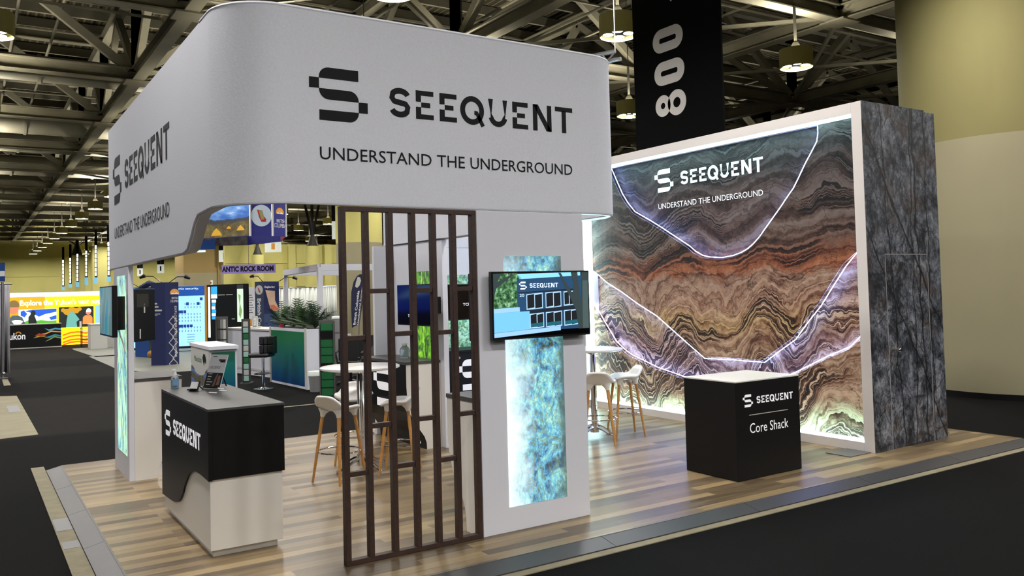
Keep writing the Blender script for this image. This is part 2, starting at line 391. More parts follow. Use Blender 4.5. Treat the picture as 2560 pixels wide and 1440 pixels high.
        if sub:
            q = o.modifiers.new('sub', 'SUBSURF'); q.levels = sub; q.render_levels = sub
        return o
def tag(o, label=None, cat=None, group=None, kind=None):
    if label: o['label'] = label
    if cat: o['category'] = cat
    if group: o['group'] = group
    if kind: o['kind'] = kind
    return o
def thing(name, label, cat, loc=(0, 0, 0), group=None):
    o = bpy.data.objects.new(name, None); COL.objects.link(o); o.location = loc; o.empty_display_size = .1
    return tag(o, label, cat, group)
def struct(mb, name, m, label=None, **k):
    return tag(mb.build(name, m, **k), label, None, None, 'structure')
def copy_tree(o, parent=None):
    c = o.copy(); COL.objects.link(c); c.parent = parent
    for ch in list(o.children): copy_tree(ch, c)
    return c
def frame(o, xd): # vertical face: outward normal is xd x z
    xd = V(xd).normalized(); z = V((0, 0, 1)); return (V(o), xd, z, xd.cross(z).normalized())
FRONT = (1, 0, 0); LEFTF = (0, -1, 0)
def arc(cx, cy, r, a0, a1, n=8, ry=None):
    ry = ry or r
    return [(cx + r*math.cos(math.radians(a0+(a1-a0)*i/n)), cy + ry*math.sin(math.radians(a0+(a1-a0)*i/n))) for i in range(n+1)]
def stroke(mb, fr, pts, wd, t0, t1, closed=False):
    n = len(pts); L = []; Rr = []
    for i, (x, y) in enumerate(pts):
        a = pts[i-1] if (i > 0 or closed) else None; b = pts[(i+1) % n] if (i < n-1 or closed) else None
        dx = dy = 0
        for p, q in ((a, (x, y)), ((x, y), b)):
            if p and q:
                l = math.hypot(q[0]-p[0], q[1]-p[1]) or 1; dx += (q[0]-p[0])/l; dy += (q[1]-p[1])/l
        l = math.hypot(dx, dy) or 1; nx, ny = -dy/l, dx/l
        L.append((x+nx*wd/2, y+ny*wd/2)); Rr.append((x-nx*wd/2, y-ny*wd/2))
    for i in range(n if closed else n-1):
        j = (i+1) % n; mb.prism(fr, [L[i], L[j], Rr[j], Rr[i]], t0, t1)
TXT = {}
def text(name, s, fr, x0, x1, z0, z1, m, parent, bold=0., t=.0015, rot=False, sx=0.):
    """letters fitted into a rectangle of a face; rot=True reads upwards"""
    key = (s, bold)
    if key not in TXT:
        c = bpy.data.curves.new('t', 'FONT'); c.body = s; c.size = 1; c.offset = bold; c.resolution_u = 3
        o = bpy.data.objects.new('t', c); COL.objects.link(o)
        dg = bpy.context.evaluated_depsgraph_get(); me = bpy.data.meshes.new_from_object(o.evaluated_get(dg))
        TXT[key] = ([tuple(v.co[:2]) for v in me.vertices], [tuple(p.vertices) for p in me.polygons])
        bpy.data.objects.remove(o); bpy.data.curves.remove(c); bpy.data.meshes.remove(me)
    vs_, fs = TXT[key]; xs = [v[0] for v in vs_]; ys = [v[1] for v in vs_]
    ax, bx, ay, by = min(xs), max(xs), min(ys), max(ys)
    o, xd, zd, nn = fr; q = []
    for (a, b) in vs_:
        u = (a-ax)/(bx-ax); v = (b-ay)/(by-ay)
        if rot == 1: u, v = 1-v, u
        elif rot == -1: u, v = v, 1-u
        q.append(o + xd*(x0+(x1-x0)*u) + zd*(z0+(z1-z0)*v) + nn*t)
    mb = MB(); mb.add(q, fs)
    return mb.build(name, m, parent)
def logo(fr, x0, z0, s, m, parent, t0=.0005, t1=.003, tagline=True, word=True, tm=None, mark=True):
    a, b, c, d = 0, .071, .362, .43; r = .07
    def P(l): return [(x0+s*x, z0+s*z) for x, z in l]
    if mark:
        k = MB()
        k.prism(fr, P([(c, .294), (c, .371)] + arc(b+r, .371-r, r, 90, 180) + [(b, .294)]), t0, t1)
        k.prism(fr, P([(a, .221), (b, .221), (b, .294), (a, .294)]), t0, t1)
        k.prism(fr, P([(b, .221)] + arc(b+r, .147+r, r, 180, 270) + [(c, .147)] + arc(c-r, .221-r, r, 0, 90)), t0, t1)
        k.prism(fr, P([(c, .072), (d, .072), (d, .147), (c, .147)]), t0, t1)
        k.prism(fr, P([(b, 0)] + arc(c-r, r, r, 270, 360) + [(c, .072), (b, .072)]), t0, t1)
        k.build('logo_mark', m, parent)
    if word:
        k = MB(); w_ = .042*s; B, T = .073, .285; mid = (B+T)/2
        st = lambda pts, cl=False, wd=1.: stroke(k, fr, P(pts), w_*wd, t0, t1, cl)
        # S
        cx = .684; rx = .064; q = (T-B)/4-.0095
        up = mid+q; lo = mid-q
        st(arc(cx, up, rx, 15, 150, 10, q) + [(cx-rx*.98, up-.012), (cx-rx*.7, up-.036), (cx, mid), (cx+rx*.7, lo+.036), (cx+rx*.98, lo+.012)] + arc(cx, lo, rx, -30, -165, 10, q))
        for ex in (.814, 1.012, 1.666):
            R = lambda x0_, x1_, y0_, y1_: k.prism(fr, P([(ex+x0_, y0_), (ex+x1_, y0_), (ex+x1_, y1_), (ex+x0_, y1_)]), t0, t1)
            R(0, .146, T-.036, T); R(0, .042, T-.084, T-.036); R(.044, .118, mid-.018, mid+.018); R(0, .042, B+.036, B+.088); R(0, .146, B, B+.036)
        st(arc(1.295, mid, .085, 0, 360, 28, .09)[:-1], True)
        st([(1.315, mid-.018), (1.335, mid-.018), (1.39, B-.012)], False, .8)
        st([(1.463, T), (1.463, B+.075)] + arc(1.529, B+.084, .066, 180, 360, 12, .066) + [(1.595, B+.075), (1.595, T)])
        st([(1.884, B), (1.884, T)]); st([(2.024, B), (2.024, T)])
        k.prism(fr, P([(1.863, T), (1.912, T), (2.045, B), (1.996, B)]), t0, t1)
        k.prism(fr, P([(2.084, T-.036), (2.26, T-.036), (2.26, T), (2.084, T)]), t0, t1); st([(2.172, B), (2.172, T-.03)])
        k.build('lettering', m, parent)
    if tagline:
        for wd_, a_, b_ in (('UNDERSTAND', .069, .933), ('THE', .98, 1.218), ('UNDERGROUND', 1.268, 2.244)): text('tagline_word', wd_, fr, x0+a_*s, x0+b_*s, z0-.274*s, z0-.186*s, tm or m, parent, t=t1)

# ================================================================== SETTING: floor, platform
ZH = -.05
b = MB(); b.box(-45, 95, -28, 126, ZH-.2, ZH)
struct(b, 'floor', 'carpet', 'dark charcoal carpet over the whole exhibition hall')
plat = thing('booth_platform', 'raised wood-plank floor of the white booth with grey ramp edging', 'platform', (5.6, 8, ZH))
b = MB(); b.box(.915, 10.25, 5.04, 10.89, ZH+.002, 0); b.build('plank_deck', 'wood', plat)
def rampstrip(p0, p1, q0, q1):                                # sloped edge strip: top edge p, bottom edge q
    m_ = MB(); p0, p1, q0, q1 = map(V, (p0, p1, q0, q1)); z = V((0, 0, ZH+.003))
    g = lambda v, zz: V((v.x, v.y, zz))
    m_.add([g(p0, -.001), g(p1, -.001), g(q1, ZH+.014), g(q0, ZH+.014), g(p0, ZH+.001), g(p1, ZH+.001), g(q1, ZH+.001), g(q0, ZH+.001)],
           [(0, 3, 2, 1), (4, 5, 6, 7), (3, 7, 6, 2), (0, 4, 7, 3), (1, 2, 6, 5), (0, 1, 5, 4)]); return m_
for i in range(6):                                            # front and left ramp pieces, small joints between them
    a = 10.25 - i*1.56; e = max(a-1.555, .76)
    rampstrip((e, 5.038, 0), (a, 5.038, 0), (e, 4.86, 0), (a, 4.86, 0)).build('ramp_strip', 'ramp', plat)
for i in range(5):
    a = 10.89 - i*1.2; e = max(a-1.196, 5.04)
    rampstrip((.913, a, 0), (.913, e, 0), (.755, a, 0), (.755, e, 0)).build('ramp_strip', 'ramp', plat)
b = MB(); b.box(.9, .915, 5.04, 10.89, -.006, 0); b.box(.915, 10.25, 5.03, 5.04, -.006, 0); b.build('metal_edge_trim', 'metal_grey', plat)
b = MB(); b.box(.62, 10.35, 4.775, 4.858, ZH, ZH+.006)
tag(b.build('concrete_strip', 'strip_concrete'), 'narrow bare beige floor strip along the front edge of the ramp', 'floor strip')
b = MB(); b.box(.62, .752, 4.86, 11.2, ZH, ZH+.006)
tag(b.build('concrete_strip', 'strip_concrete'), 'wider bare beige floor strip along the left edge of the ramp', 'floor strip')
b = MB(); b.box(.63, .75, 8.0, 8.45, ZH+.0061, ZH+.008)
tag(b.build('tape_patch', 'mid_grey'), 'longer grey tape patch stuck on the left beige strip', 'tape')
b = MB(); b.box(.63, .75, 7.4, 7.62, ZH+.0061, ZH+.008)
tag(b.build('tape_patch', 'mid_grey'), 'shorter grey tape patch stuck on the left beige strip, nearer the camera', 'tape')
b = MB(); b.vprism([(0.05, 13.83), (.87, 13.93), (.86, 19.9), (.3, 20.2), (-.6, 20.2), (-.6, 13.7)], ZH, ZH+.006)
pt = tag(b.build('concrete_patch', 'concrete'), 'bare beige concrete patch in the carpet at left edge', 'floor patch')
b = MB(); b.box(.62, .8, 17.0, 18.1, ZH+.0062, ZH+.008); tag(b.build('floor_sticker', 'mid_grey'), 'small grey printed sticker on the bare concrete patch', 'sticker')
b = MB(); b.vprism([(.72, 22.5), (.86, 22.5), (.86, 24.3), (.74, 24.3)], ZH, ZH+.006)
tag(b.build('concrete_strip', 'concrete'), 'short bare beige floor strip in front of the grey drape foot', 'floor strip')
b = MB(); b.box(4.0, 6.6, 14.22, 14.29, ZH, ZH+.004); tag(b.build('floor_tape', 'tape'), 'pale tape line across the black aisle carpet behind the bar table', 'tape')

# ================================================================== BOOTH: canopy
def canopy():
    root = thing('fabric_canopy', 'large white fabric canopy ring with rounded corners above the booth', 'canopy', (3.1, 8, 2.5))
    rl, rr, X0, X1, Y0, th = .4, .4, 1.4, 4.86, 5.536, .1
    path = []
    for i in range(41): y = 10.75-(10.75-(Y0+rl))*i/40; path.append((X0, y, 1, 0))
    for i in range(1, 17):
        a = math.pi*(1+.5*i/16); path.append((X0+rl+rl*math.cos(a), Y0+rl+rl*math.sin(a), -math.cos(a), -math.sin(a)))
    for i in range(1, 13): path.append((X0+rl+(X1-X0-rl-rr)*i/12, Y0, 0, 1))
    for i in range(1, 15):
        a = math.pi*(1.5+.5*i/14); path.append((X1-rr+rr*math.cos(a), Y0+rr+rr*math.sin(a), -math.cos(a), -math.sin(a)))
    for i in range(1, 7): path.append((X1, Y0+rr+(10.5-Y0-rr)*i/6, -1, 0))
    def zb(x, y):
        if x > 2: return 2.5
        if abs(x-X0) < .01:
            k = min(1, max(0, (6.74-y)/(6.74-6.28))); k = k*k*(3-2*k); return 2.22+(2.475-2.22)*k + (0 if y > 6.28 else .012*(6.28-y)/.35)
        return 2.488 + .012*min(1, (x-X0)/.4)
    ZT = 3.835; n = len(path); o_, i_ = [], []
    mb = MB(); vs_ = []
    for (x, y, nx, ny) in path:
        z = zb(x, y)
        vs_ += [(x, y, z), (x, y, ZT), (x+nx*th, y+ny*th, ZT), (x+nx*th, y+ny*th, z)]
    fs = []
    for k in range(n-1):
        a = k*4; c = a+4
        fs += [(a, c, c+1, a+1), (a+1, c+1, c+2, a+2), (a+2, c+2, c+3, a+3), (a+3, c+3, c, a)]
    fs += [(0, 1, 2, 3), (4*n-1, 4*n-2, 4*n-3, 4*n-4)]
    mb.add(vs_, fs); mb.build('canopy_fabric', 'fabric_white', root, smooth=True)
    t = MB(); t.tube([(x+nx*.012, y+ny*.012, ZT+.004) for x, y, nx, ny in path[38:]], .016, 8); t.build('top_rim', 'fabric_white', root, smooth=True)
    t = MB(); t.tube([(x+nx*.012, y+ny*.012, zb(x, y)-.003) for x, y, nx, ny in path], .011, 8); t.build('bottom_rim', 'fabric_white', root, smooth=True)
    t = MB(); t.tube([(x+nx*.035, y+ny*.035, 2.49) for x, y, nx, ny in path[67:84]], .008, 6); t.build('glow_strip', 'led_soft', root)  # added glowing tube, stands in for lightbox light reflected along the rim corner
    logo(frame((0, Y0, 0), FRONT), 1.977, 3.077, 1., 'ink', root)
    logo(frame((X0, 0, 0), LEFTF), -10.392, 2.924, 1.39, 'ink', root)
    return root
canopy()
# hanging truss inside the canopy top
tr = thing('aluminium_truss', 'silver triangular truss hanging on a cable behind the canopy corner', 'truss', (6.1, 7.6, 4.5))
A = [at(1489, 146, y=7.6), at(1539, 127, y=7.2), at(1550, 148, y=7.2), at(1513, 163, y=7.6)]
dirv = V((-1.0, 2.6, 0))
b = MB(); P_ = [at(1538, 128, y=7.2), at(1552, 147, y=7.2), at(1521, 158, y=7.2)]
for p in P_: b.tube([p, p+dirv], .024, 8)
b.build('chord', 'steel', tr, smooth=True)
b = MB()
for k in range(9):
    for i in range(3):
        b.tube([P_[i]+dirv*(k/8*.98), P_[(i+1) % 3]+dirv*min(1, (k+.5)/8)], .011, 6)
b.build('lattice_web', 'steel', tr, smooth=True)
b = MB(); c0 = P_[0]; b.tube([c0, V((c0.x, c0.y, 8.5))], .008, 6); b.build('cable', 'steel', tr)

# ================================================================== BOOTH: towers, counters, screens
def wavecounter(name, label, body, black, toppts, loc):
    pass
def tv_body(root, fr, w_, h_, th, glass='screen_black', name='screen'):
    b = MB(); b.rect(fr, 0, w_, 0, h_, -th, 0); b.build('casing', 'tv_shell', root, bevel=.004)
    b = MB(); b.rect(fr, .01, w_-.01, .016, h_-.01, 0, .002); return b.build(name, glass, root)
# front pillar
pil = thing('display_pillar', 'white front pillar panel with tall blue mineral lightbox under the canopy', 'pillar', (3.8, 5.57, 0))
b = MB(); b.box(3.286, 4.309, 5.536, 5.612, 0, 2.484); b.build('panel', 'panel_white', pil, bevel=.004)
lb = MB(); f = frame((3.8, 5.536, .188), FRONT); lb.rect(f, -.279, .276, 0, 1.945, -.002, .003)
o = MB(); o.v = [p-V((3.8, 5.536, .188)) for p in lb.v]; o.f = lb.f
ob = o.build('lightbox_print', 'mineral_blue', None); ob.parent = pil; ob.location = V((3.8, 5.536, .188))-pil.location
pc = thing('wave_counter', 'white counter with grey top attached behind the front pillar', 'counter', (3.8, 5.8, 0))
prof = [(5.614, 0), (5.77, 0), (5.775, .1), (5.8, .2), (5.86, .29), (5.93, .37), (5.985, .46), (6.03, .58), (6.05, .72), (6.05, 1.01), (5.614, 1.01)]
def side_prism(pts, x0, x1):                                    # profile in (y,z), extruded along x
    m_ = MB(); m_.prism((V((0, 0, 0)), V((0, 1, 0)), V((0, 0, 1)), V((1, 0, 0))), pts, x0, x1); return m_
side_prism(prof, 3.272, 4.31).build('body', 'laminate_white', pc)
b = MB(); b.box(3.268, 4.315, 5.614, 6.056, 1.01, 1.042); b.build('worktop', 'top_grey', pc)
b = MB(); b.box(3.29, 4.29, 6.051, 6.06, .55, 1.005); b.build('front_panel', 'matte_black', pc)
# front television
tv = thing('wall_television', 'television showing a navy office building on the front pillar', 'television', (3.87, 5.45, 1.74))
T0 = at(1232.8, 852, y=5.45); T1 = at(1472, 676, y=5.45)
f = frame((T0.x, 5.45, T0.z), FRONT); W_, H_ = T1.x-T0.x, T1.z-T0.z
scr = tv_body(tv, f, W_, H_, .045)
b = MB(); b.rect(f, W_*.3, W_*.7, H_*.2, H_*.8, -.083, -.045); b.build('wall_bracket', 'tv_shell', tv)
def scrpoly(m, *polys, t0=.002, t1=.003, name='picture'):
    k = MB()
    for pts in polys: k.prism(f, [((x-110)/1700*(W_-.02)+.01, H_-.012-(y-130)/1220*(H_-.03)) for x, y in pts], t0, t1)
    return k.build(name, m, scr)
q4 = lambda x0, y0, x1, y1, y2, y3: [(x0, y0), (x1, y1), (x1, y2), (x0, y3)]
scrpoly('scr_foliage', [(112, 140), (520, 132), (600, 250), (520, 800), (112, 805)], name='picture_tree')
scrpoly('scr_sky', [(520, 150), (1500, 132), (1500, 215), (560, 250)], [(1600, 130), (1660, 130), (1660, 200), (1600, 200)], name='picture_sky')
scrpoly('scr_navy', [(510, 255), (1790, 190), (1790, 1250), (510, 1250)], t1=.0034, name='picture_building')
scrpoly('scr_navy_dark', [(520, 505), (1560, 455), (1560, 490), (520, 522)], [(560, 870), (1540, 790), (1540, 870), (560, 920)], t1=.0037, name='picture_shade')
wins = [(668, 545, 955, 520, 825, 845), (1005, 520, 1290, 503, 805, 828), (1335, 510, 1540, 498, 780, 795), (720, 925, 968, 905, 1195, 1210), (1005, 905, 1295, 885, 1185, 1200), (1335, 880, 1600, 865, 1170, 1190)]
scrpoly('scr_frame', *[q4(*w_) for w_ in wins], t1=.004, name='picture_frames')
gl = []
tl = []
for (x0, y0, x1, y1, y2, y3) in wins:
    h2 = (x0+x1)/2
    for a, c in ((x0+14, h2-7), (h2+7, x1-14)): gl.append(q4(a, y0+22, c, y1+22, y2-24, y3-22))
    if y0 > 800: tl.append(q4(x0+14, y3-95, x1-14, y2-100, y2-26, y3-24))
scrpoly('scr_glass', *gl, t1=.0044, name='picture_glass'); scrpoly('scr_teal', *tl, t1=.0048, name='picture_counter')
scrpoly('scr_trunk', [(1480, 132), (1600, 132), (1630, 500), (1640, 760), (1670, 500), (1680, 130), (1800, 130), (1800, 1260), (1600, 1260), (1560, 900), (1480, 700), (1250, 140), (1290, 140), (1500, 560), (1530, 400)], t1=.0052, name='picture_trunk')
scrpoly('scr_trunk', [(112, 140), (250, 140), (180, 300), (420, 160), (460, 165), (160, 420), (125, 560), (112, 700)], t1=.0052, name='picture_trunk')
scrpoly('scr_trunk_light', [(1690, 300), (1790, 300), (1790, 1250), (1680, 1250)], t1=.0055, name='picture_bark')
scrpoly('scr_panel_light', [(112, 805), (545, 785), (548, 870), (112, 885)], [(112, 1260), (1265, 1190), (1265, 1270), (112, 1345)], t1=.0056, name='picture_band')
scrpoly('scr_panel', [(112, 885), (715, 868), (718, 1218), (112, 1255)], t1=.0058, name='picture_box')
px = lambda x: (x-110)/1700*(W_-.02)+.01
pz = lambda y: H_-.012-(y-130)/1220*(H_-.03)
logo(f, px(545), pz(452), (px(1235)-px(545))/2.26, 'scr_white', scr, .0056, .0062, tagline=False)
text('house_number', '20', f, px(550), px(628), pz(592), pz(535), 'scr_white', scr, t=.006)
# rear television of the pillar, seen edge on
t2 = thing('wall_television', 'black television seen edge-on beside the left rear of the front pillar', 'television', (3.6, 5.72, 1.74))
X2 = at(1173, 770, y=5.8).x; f2 = frame((X2+.9, 5.81, 1.47), (-1, 0, 0)); tv_body(t2, f2, .9, .535, .045)
b = MB(); b.box(3.45, 3.85, 5.612, 5.765, 1.6, 1.9); b.build('wall_bracket', 'tv_shell', t2)

# left tower
lt = thing('display_tower', 'white left rear tower panel with narrow river-pattern lightbox strip', 'tower panel', (1.43, 9.93, 0))
b = MB(); b.box(1.402, 1.455, 9.435, 10.42, 0, 2.204); b.build('panel', 'panel_white', lt, bevel=.003)
b = MB(); b.rect(frame((1.402, 10.17, .24), LEFTF), 0, .62, 0, 1.88, -.001, .003)
o2 = MB(); o2.v = [p-V((1.402, 9.86, .24)) for p in b.v]; o2.f = b.f
ob = o2.build('lightbox_print', 'mineral_river', None); ob.parent = lt; ob.location = V((1.402, 9.86, .24))-lt.location
lc = thing('wave_counter', 'white counter with grey top attached inside the left rear tower', 'counter', (1.7, 9.9, 0))
def front_prism(pts, y0, y1):
    m_ = MB(); m_.prism((V((0, 0, 0)), V((1, 0, 0)), V((0, 0, 1)), V((0, -1, 0))), pts, -y1, -y0); return m_
prof = [(1.457, 0), (1.68, 0), (1.685, .08), (1.7, .14), (1.74, .21), (1.8, .3), (1.86, .42), (1.9, .58), (1.915, .75), (1.92, 1.01), (1.457, 1.01)]
front_prism(prof, 9.44, 10.4).build('body', 'laminate_white', lc)
b = MB(); b.box(1.457, 1.926, 9.436, 10.404, 1.01, 1.042); b.build('worktop', 'top_grey', lc)
b = MB(); b.box(1.921, 1.93, 9.5, 10.36, .55, 1.0); b.build('front_panel', 'matte_black', lc)
t3 = thing('wall_television', 'dark screen television on the outer side of the left tower', 'television', (1.25, 9.8, 1.74))
f3 = frame((1.235, 10.24, 1.485), LEFTF)
b = MB(); b.rect(f3, 0, .93, 0, .525, -.05, 0); b.build('casing', 'tv_shell', t3, bevel=.004)
def smoked():
    n = NT('screen_painted_reflection'); x, y, z = n.sep(n.obj())
    c = n.ramp(n.noise(n.mapping(n.obj(), (1, 1, .5)), 3., 2), [(.42, (82, 112, 110)), (.52, (104, 138, 134)), (.6, (40, 122, 138))]); return n.out(c, .15, emit=.7, base=(.01, .01, .01, 1))  # teal reflection on the dark screen, put into its emission colour
M['scr_painted_reflection'] = smoked()
b = MB(); b.rect(f3, .012, .918, .018, .512, 0, .002); b.build('screen', 'scr_painted_reflection', t3)
b = MB(); b.box(1.285, 1.402, 9.6, 10.0, 1.55, 1.9); b.build('wall_bracket', 'tv_shell', t3)
b = MB(); b.tube([(1.34, 9.62, 1.56), (1.345, 9.58, 1.5), (1.37, 9.56, 1.42), (1.396, 9.56, 1.3)], .008, 6); b.build('white_cable', 'white_print', t3, smooth=True)
t4 = thing('wall_television', 'black back of a swivelled television with white labels inside left tower', 'television', (1.6, 9.9, 1.7))
f4 = frame((1.463, 9.46, 1.42), V((.27, .36, 0)))
b = MB(); b.rect(f4, 0, .44, 0, .555, -.05, 0); b.build('casing', 'tv_shell', t4, bevel=.004)
b = MB(); b.rect(f4, .2, .225, .3, .4, 0, .002); b.build('label_sticker', 'white_print', t4)
b = MB(); b.rect(f4, .11, .13, .03, .13, 0, .002); b.build('label_sticker', 'white_print', t4)
b = MB(); b.rect(f4, .05, .3, .36, .5, 0, .002); b.build('vent_panel', 'lamp_dark', t4)

# right rear tower with counter
rt = thing('display_tower', 'white right rear tower panel with green leaf lightbox behind dark slats', 'tower panel', (4.83, 9.5, 0))
b = MB(); b.box(4.79, 4.86, 8.9, 10.42, 0, 2.484); b.box(4.55, 4.79, 10.36, 10.42, 0, 2.484); b.build('panel', 'panel_white', rt, bevel=.003)
b = MB(); b.rect(frame((4.79, 9.72, .19), LEFTF), 0, .65, 0, 1.93, -.001, .003); b.build('lightbox_print', 'leaf_print', rt)
rc = thing('wave_counter', 'white and black counter with large white logo behind round bar table', 'counter', (4.55, 9.6, 0))
prof = [(4.788, 0), (4.59, 0), (4.585, .08), (4.56, .15), (4.5, .235), (4.43, .32), (4.37, .45), (4.345, .6), (4.335, .75), (4.335, 1.01), (4.788, 1.01)]
front_prism(prof, 9.0, 10.3).build('body', 'laminate_white', rc)
b = MB(); b.box(4.325, 4.788, 8.994, 10.306, 1.01, 1.042); b.build('worktop', 'top_grey', rc)
cur = [q for q in prof if q != (4.788, 0) and q != (4.788, 1.01)]
front_prism(cur + [(x_-.014, z_) for x_, z_ in cur[::-1]], 9.004, 10.3).build('black_front_panel', 'matte_black', rc)
logo(frame((4.317, 0, 0), LEFTF), -9.9, .47, 1.35, 'white_letter', rc, tagline=False, word=False)
t5 = thing('wall_television', 'switched-off television reflecting blue in front of the green leaf lightbox', 'television', (4.5, 9.03, 1.7))
f5 = frame((4.47, 9.49, 1.465), LEFTF); tv_body(t5, f5, .91, .49, .045)
text('maker_mark', 'TCL', f5, .3, .4, .1, .135, 'white_letter', t5, bold=.02, t=.003); text('maker_mark', 'Roku', f5, .43, .54, .1, .135, 'white_letter', t5, bold=.02, t=.003)
b = MB(); b.box(4.515, 4.79, 8.95, 9.15, 1.6, 1.8); b.build('wall_arm', 'tv_shell', t5)
# back wall of the booth
bw = thing('back_panel', 'pale blue-white rear booth wall with crystal lightbox', 'wall panel', (6.2, 11, 0))
b = MB(); b.box(5.5, 7.0, 10.95, 11.03, 0, 2.5); b.box(5.5, 7.0, 10.95, 11.03, 2.505, 3.83); b.build('panel', 'panel_white', bw, bevel=.002)
b = MB(); b.rect(frame((5.85, 10.95, .5), FRONT), 0, .56, 0, 1.6, -.001, .003); b.build('lightbox_print', 'crystal_print', bw)
b = MB(); b.box(6.42, 6.47, 10.90, 10.95, .98, 2.12); b.build('dark_edge_post', 'matte_black', bw)
t6 = thing('wall_television', 'switched-off television over the crystal lightbox on rear wall', 'television', (6.1, 10.88, 1.7))
f6 = frame((5.5, 10.86, 1.43), FRONT); tv_body(t6, f6, .86, .53, .045)
text('maker_mark', 'TCL', f6, .68, .8, .21, .25, 'white_letter', t6, bold=.02, t=.003)
b = MB(); b.box(5.75, 6.1, 10.905, 10.95, 1.55, 1.85); b.build('wall_bracket', 'tv_shell', t6)
bc = thing('storage_counter', 'black storage counter with white logo below the crystal lightbox', 'counter', (6.1, 10.6, 0))
b = MB(); b.box(5.3, 6.8, 10.3, 10.9, 0, 1.0); b.build('body', 'matte_black', bc, bevel=.003)
b = MB(); b.box(5.29, 6.81, 10.29, 10.9, 1.0, 1.03); b.build('worktop', 'matte_black', bc)
fr = frame((0, 10.3, 0), FRONT)
b = MB(); b.rect(fr, 5.72, 6.5, .25, .97, 0, .012); dr = b.build('door', 'matte_black', bc, bevel=.003)
logo(frame((0, 10.287, 0), FRONT), 5.74, .47, 1.15, 'white_letter', dr, word=False, tagline=False)
b = MB(); b.cyl((5.765, 10.288, .93), (5.765, 10.26, .93), .018); b.build('lock', 'steel', dr)

# slatted screen
sl = thing('slat_screen', 'dark brown open slat screen beside the front pillar', 'slat screen', (2.74, 5.56, 0))
xs = [2.205, 2.378, 2.565, 2.745, 2.915, 3.085, 3.258]
for i, x in enumerate(xs):
    b = MB(); b.box(x-.019, x+.019, 5.53, 5.585, .03, 2.45); b.build('upright', 'dark_wood', sl, bevel=.002)
for z in (0.002, 2.449):
    b = MB(); b.box(xs[0]-.019, xs[-1]+.02, 5.53, 5.585, z, z+.034); b.build('rail', 'dark_wood', sl, bevel=.002)
for i, zz in ((0, (1.56, .62)), (1, (1.885, .935)), (2, (1.573, .63)), (3, (1.882, .946)), (4, (1.566, .628)), (5, (1.886, .947))):
    for z in zz:
        b = MB(); b.box(xs[i]+.019, xs[i+1]-.019, 5.536, 5.579, z-.017, z+.017); b.build('crossbar', 'dark_wood', sl, bevel=.002)

# ================================================================== BOOTH: front counter and what stands on it
ct = thing('reception_counter', 'black and white reception counter with wave edge at front left', 'counter', (1.73, 7.1, 0))
b = MB(); b.box(1.465, 1.99, 6.29, 7.93, .055, .6); b.build('white_body', 'laminate_white', ct, bevel=.003)
b = MB(); b.box(1.497, 1.962, 6.345, 7.85, 0, .055); b.build('plinth', 'laminate_white', ct)
b = MB(); b.box(1.452, 2.004, 6.27, 7.97, .5, 1.068)
b = MB(); b.box(1.478, 2.004, 6.27, 7.97, .562, 1.05); b.build('black_body', 'matte_black', ct, bevel=.003)
b = MB(); b.box(1.45, 2.006, 6.266, 7.974, 1.05, 1.068); b.build('worktop', 'top_grey', ct, bevel=.002)
wv = [(6.268, .556), (6.42, .562), (6.54, .566), (6.67, .563), (6.76, .552), (6.834, .53), (6.9, .505), (6.95, .472), (7.0, .435), (7.07, .382), (7.13, .32), (7.194, .269), (7.25, .235), (7.319, .208), (7.427, .185), (7.55, .172), (7.678, .165), (7.97, .152)]
k = MB(); k.prism(frame((1.45, 0, 0), LEFTF), [(-y, z) for y, z in wv] + [(-7.97, 1.05), (-6.268, 1.05)], -.028, 0); k.build('black_wave_panel', 'matte_black', ct)
logo(frame((1.45, 0, 0), LEFTF), -7.819, .696, .583, 'white_letter', ct, tagline=False)
ZC = 1.068
bt = thing('sanitizer_bottle', 'clear pump bottle of hand sanitizer on the reception counter corner', 'bottle', (1.55, 7.9, ZC))
b = MB(); b.lathe((1.55, 7.9, ZC), [(.03, 0), (.034, .005), (.034, .095), (.026, .115), (.014, .122)], 20); b.build('bottle', 'clear_plastic', bt, smooth=True)
b = MB(); b.lathe((1.55, 7.9, ZC), [(.0265, .008), (.0265, .08)], 16); b.build('gel', mat('gel', (170, 205, 222), .2), bt, smooth=True)
b = MB(); b.rect(frame((1.525, 7.864, ZC+.03), FRONT), 0, .05, 0, .06, 0, .001); b.build('label', mat('bottle_label', (110, 150, 185), .5), bt)
b = MB(); b.cyl((1.55, 7.9, ZC+.122), (1.55, 7.9, ZC+.142), .015); b.cyl((1.55, 7.9, ZC+.142), (1.55, 7.9, ZC+.165), .005); b.box(1.525, 1.556, 7.894, 7.906, ZC+.163, ZC+.174); b.build('pump', 'white_print', bt)
sg = thing('table_sign', 'leaning live demos sign on the reception counter', 'sign', (1.74, 7.6, ZC))
sa = at(508, 967, z=ZC+.012); xd = V((.483, -.876, 0)).normalized(); up = V((.876*.34, .483*.34, .94)).normalized()
fs = (sa, xd, up, xd.cross(up).normalized())
b = MB(); b.rect(fs, 0, .205, 0, .295, -.006, 0); b.build('board', 'paper', sg)
b = MB(); b.rect(fs, .003, .202, .003, .13, 0, .0008); b.build('black_panel', 'matte_black', sg)
text('lettering', 'LIVE DEMOS', fs, .02, .15, .165, .19, mat('grey_ink', (92, 90, 98), .6), sg, t=.0012)
b = MB(); b.rect(fs, .11, .19, .238, .251, 0, .001); b.rect(fs, .13, .19, .224, .237, 0, .001); b.rect(fs, .03, .08, .272, .279, 0, .001); b.build('badge', 'ink', sg)
b = MB()
for i in range(5): b.rect(fs, .025, .025+[.05, .045, .04, .07, .05][i], .115-.024*i, .123-.024*i, .0008, .0014)
b.build('list_lines', 'pale_grey', sg)
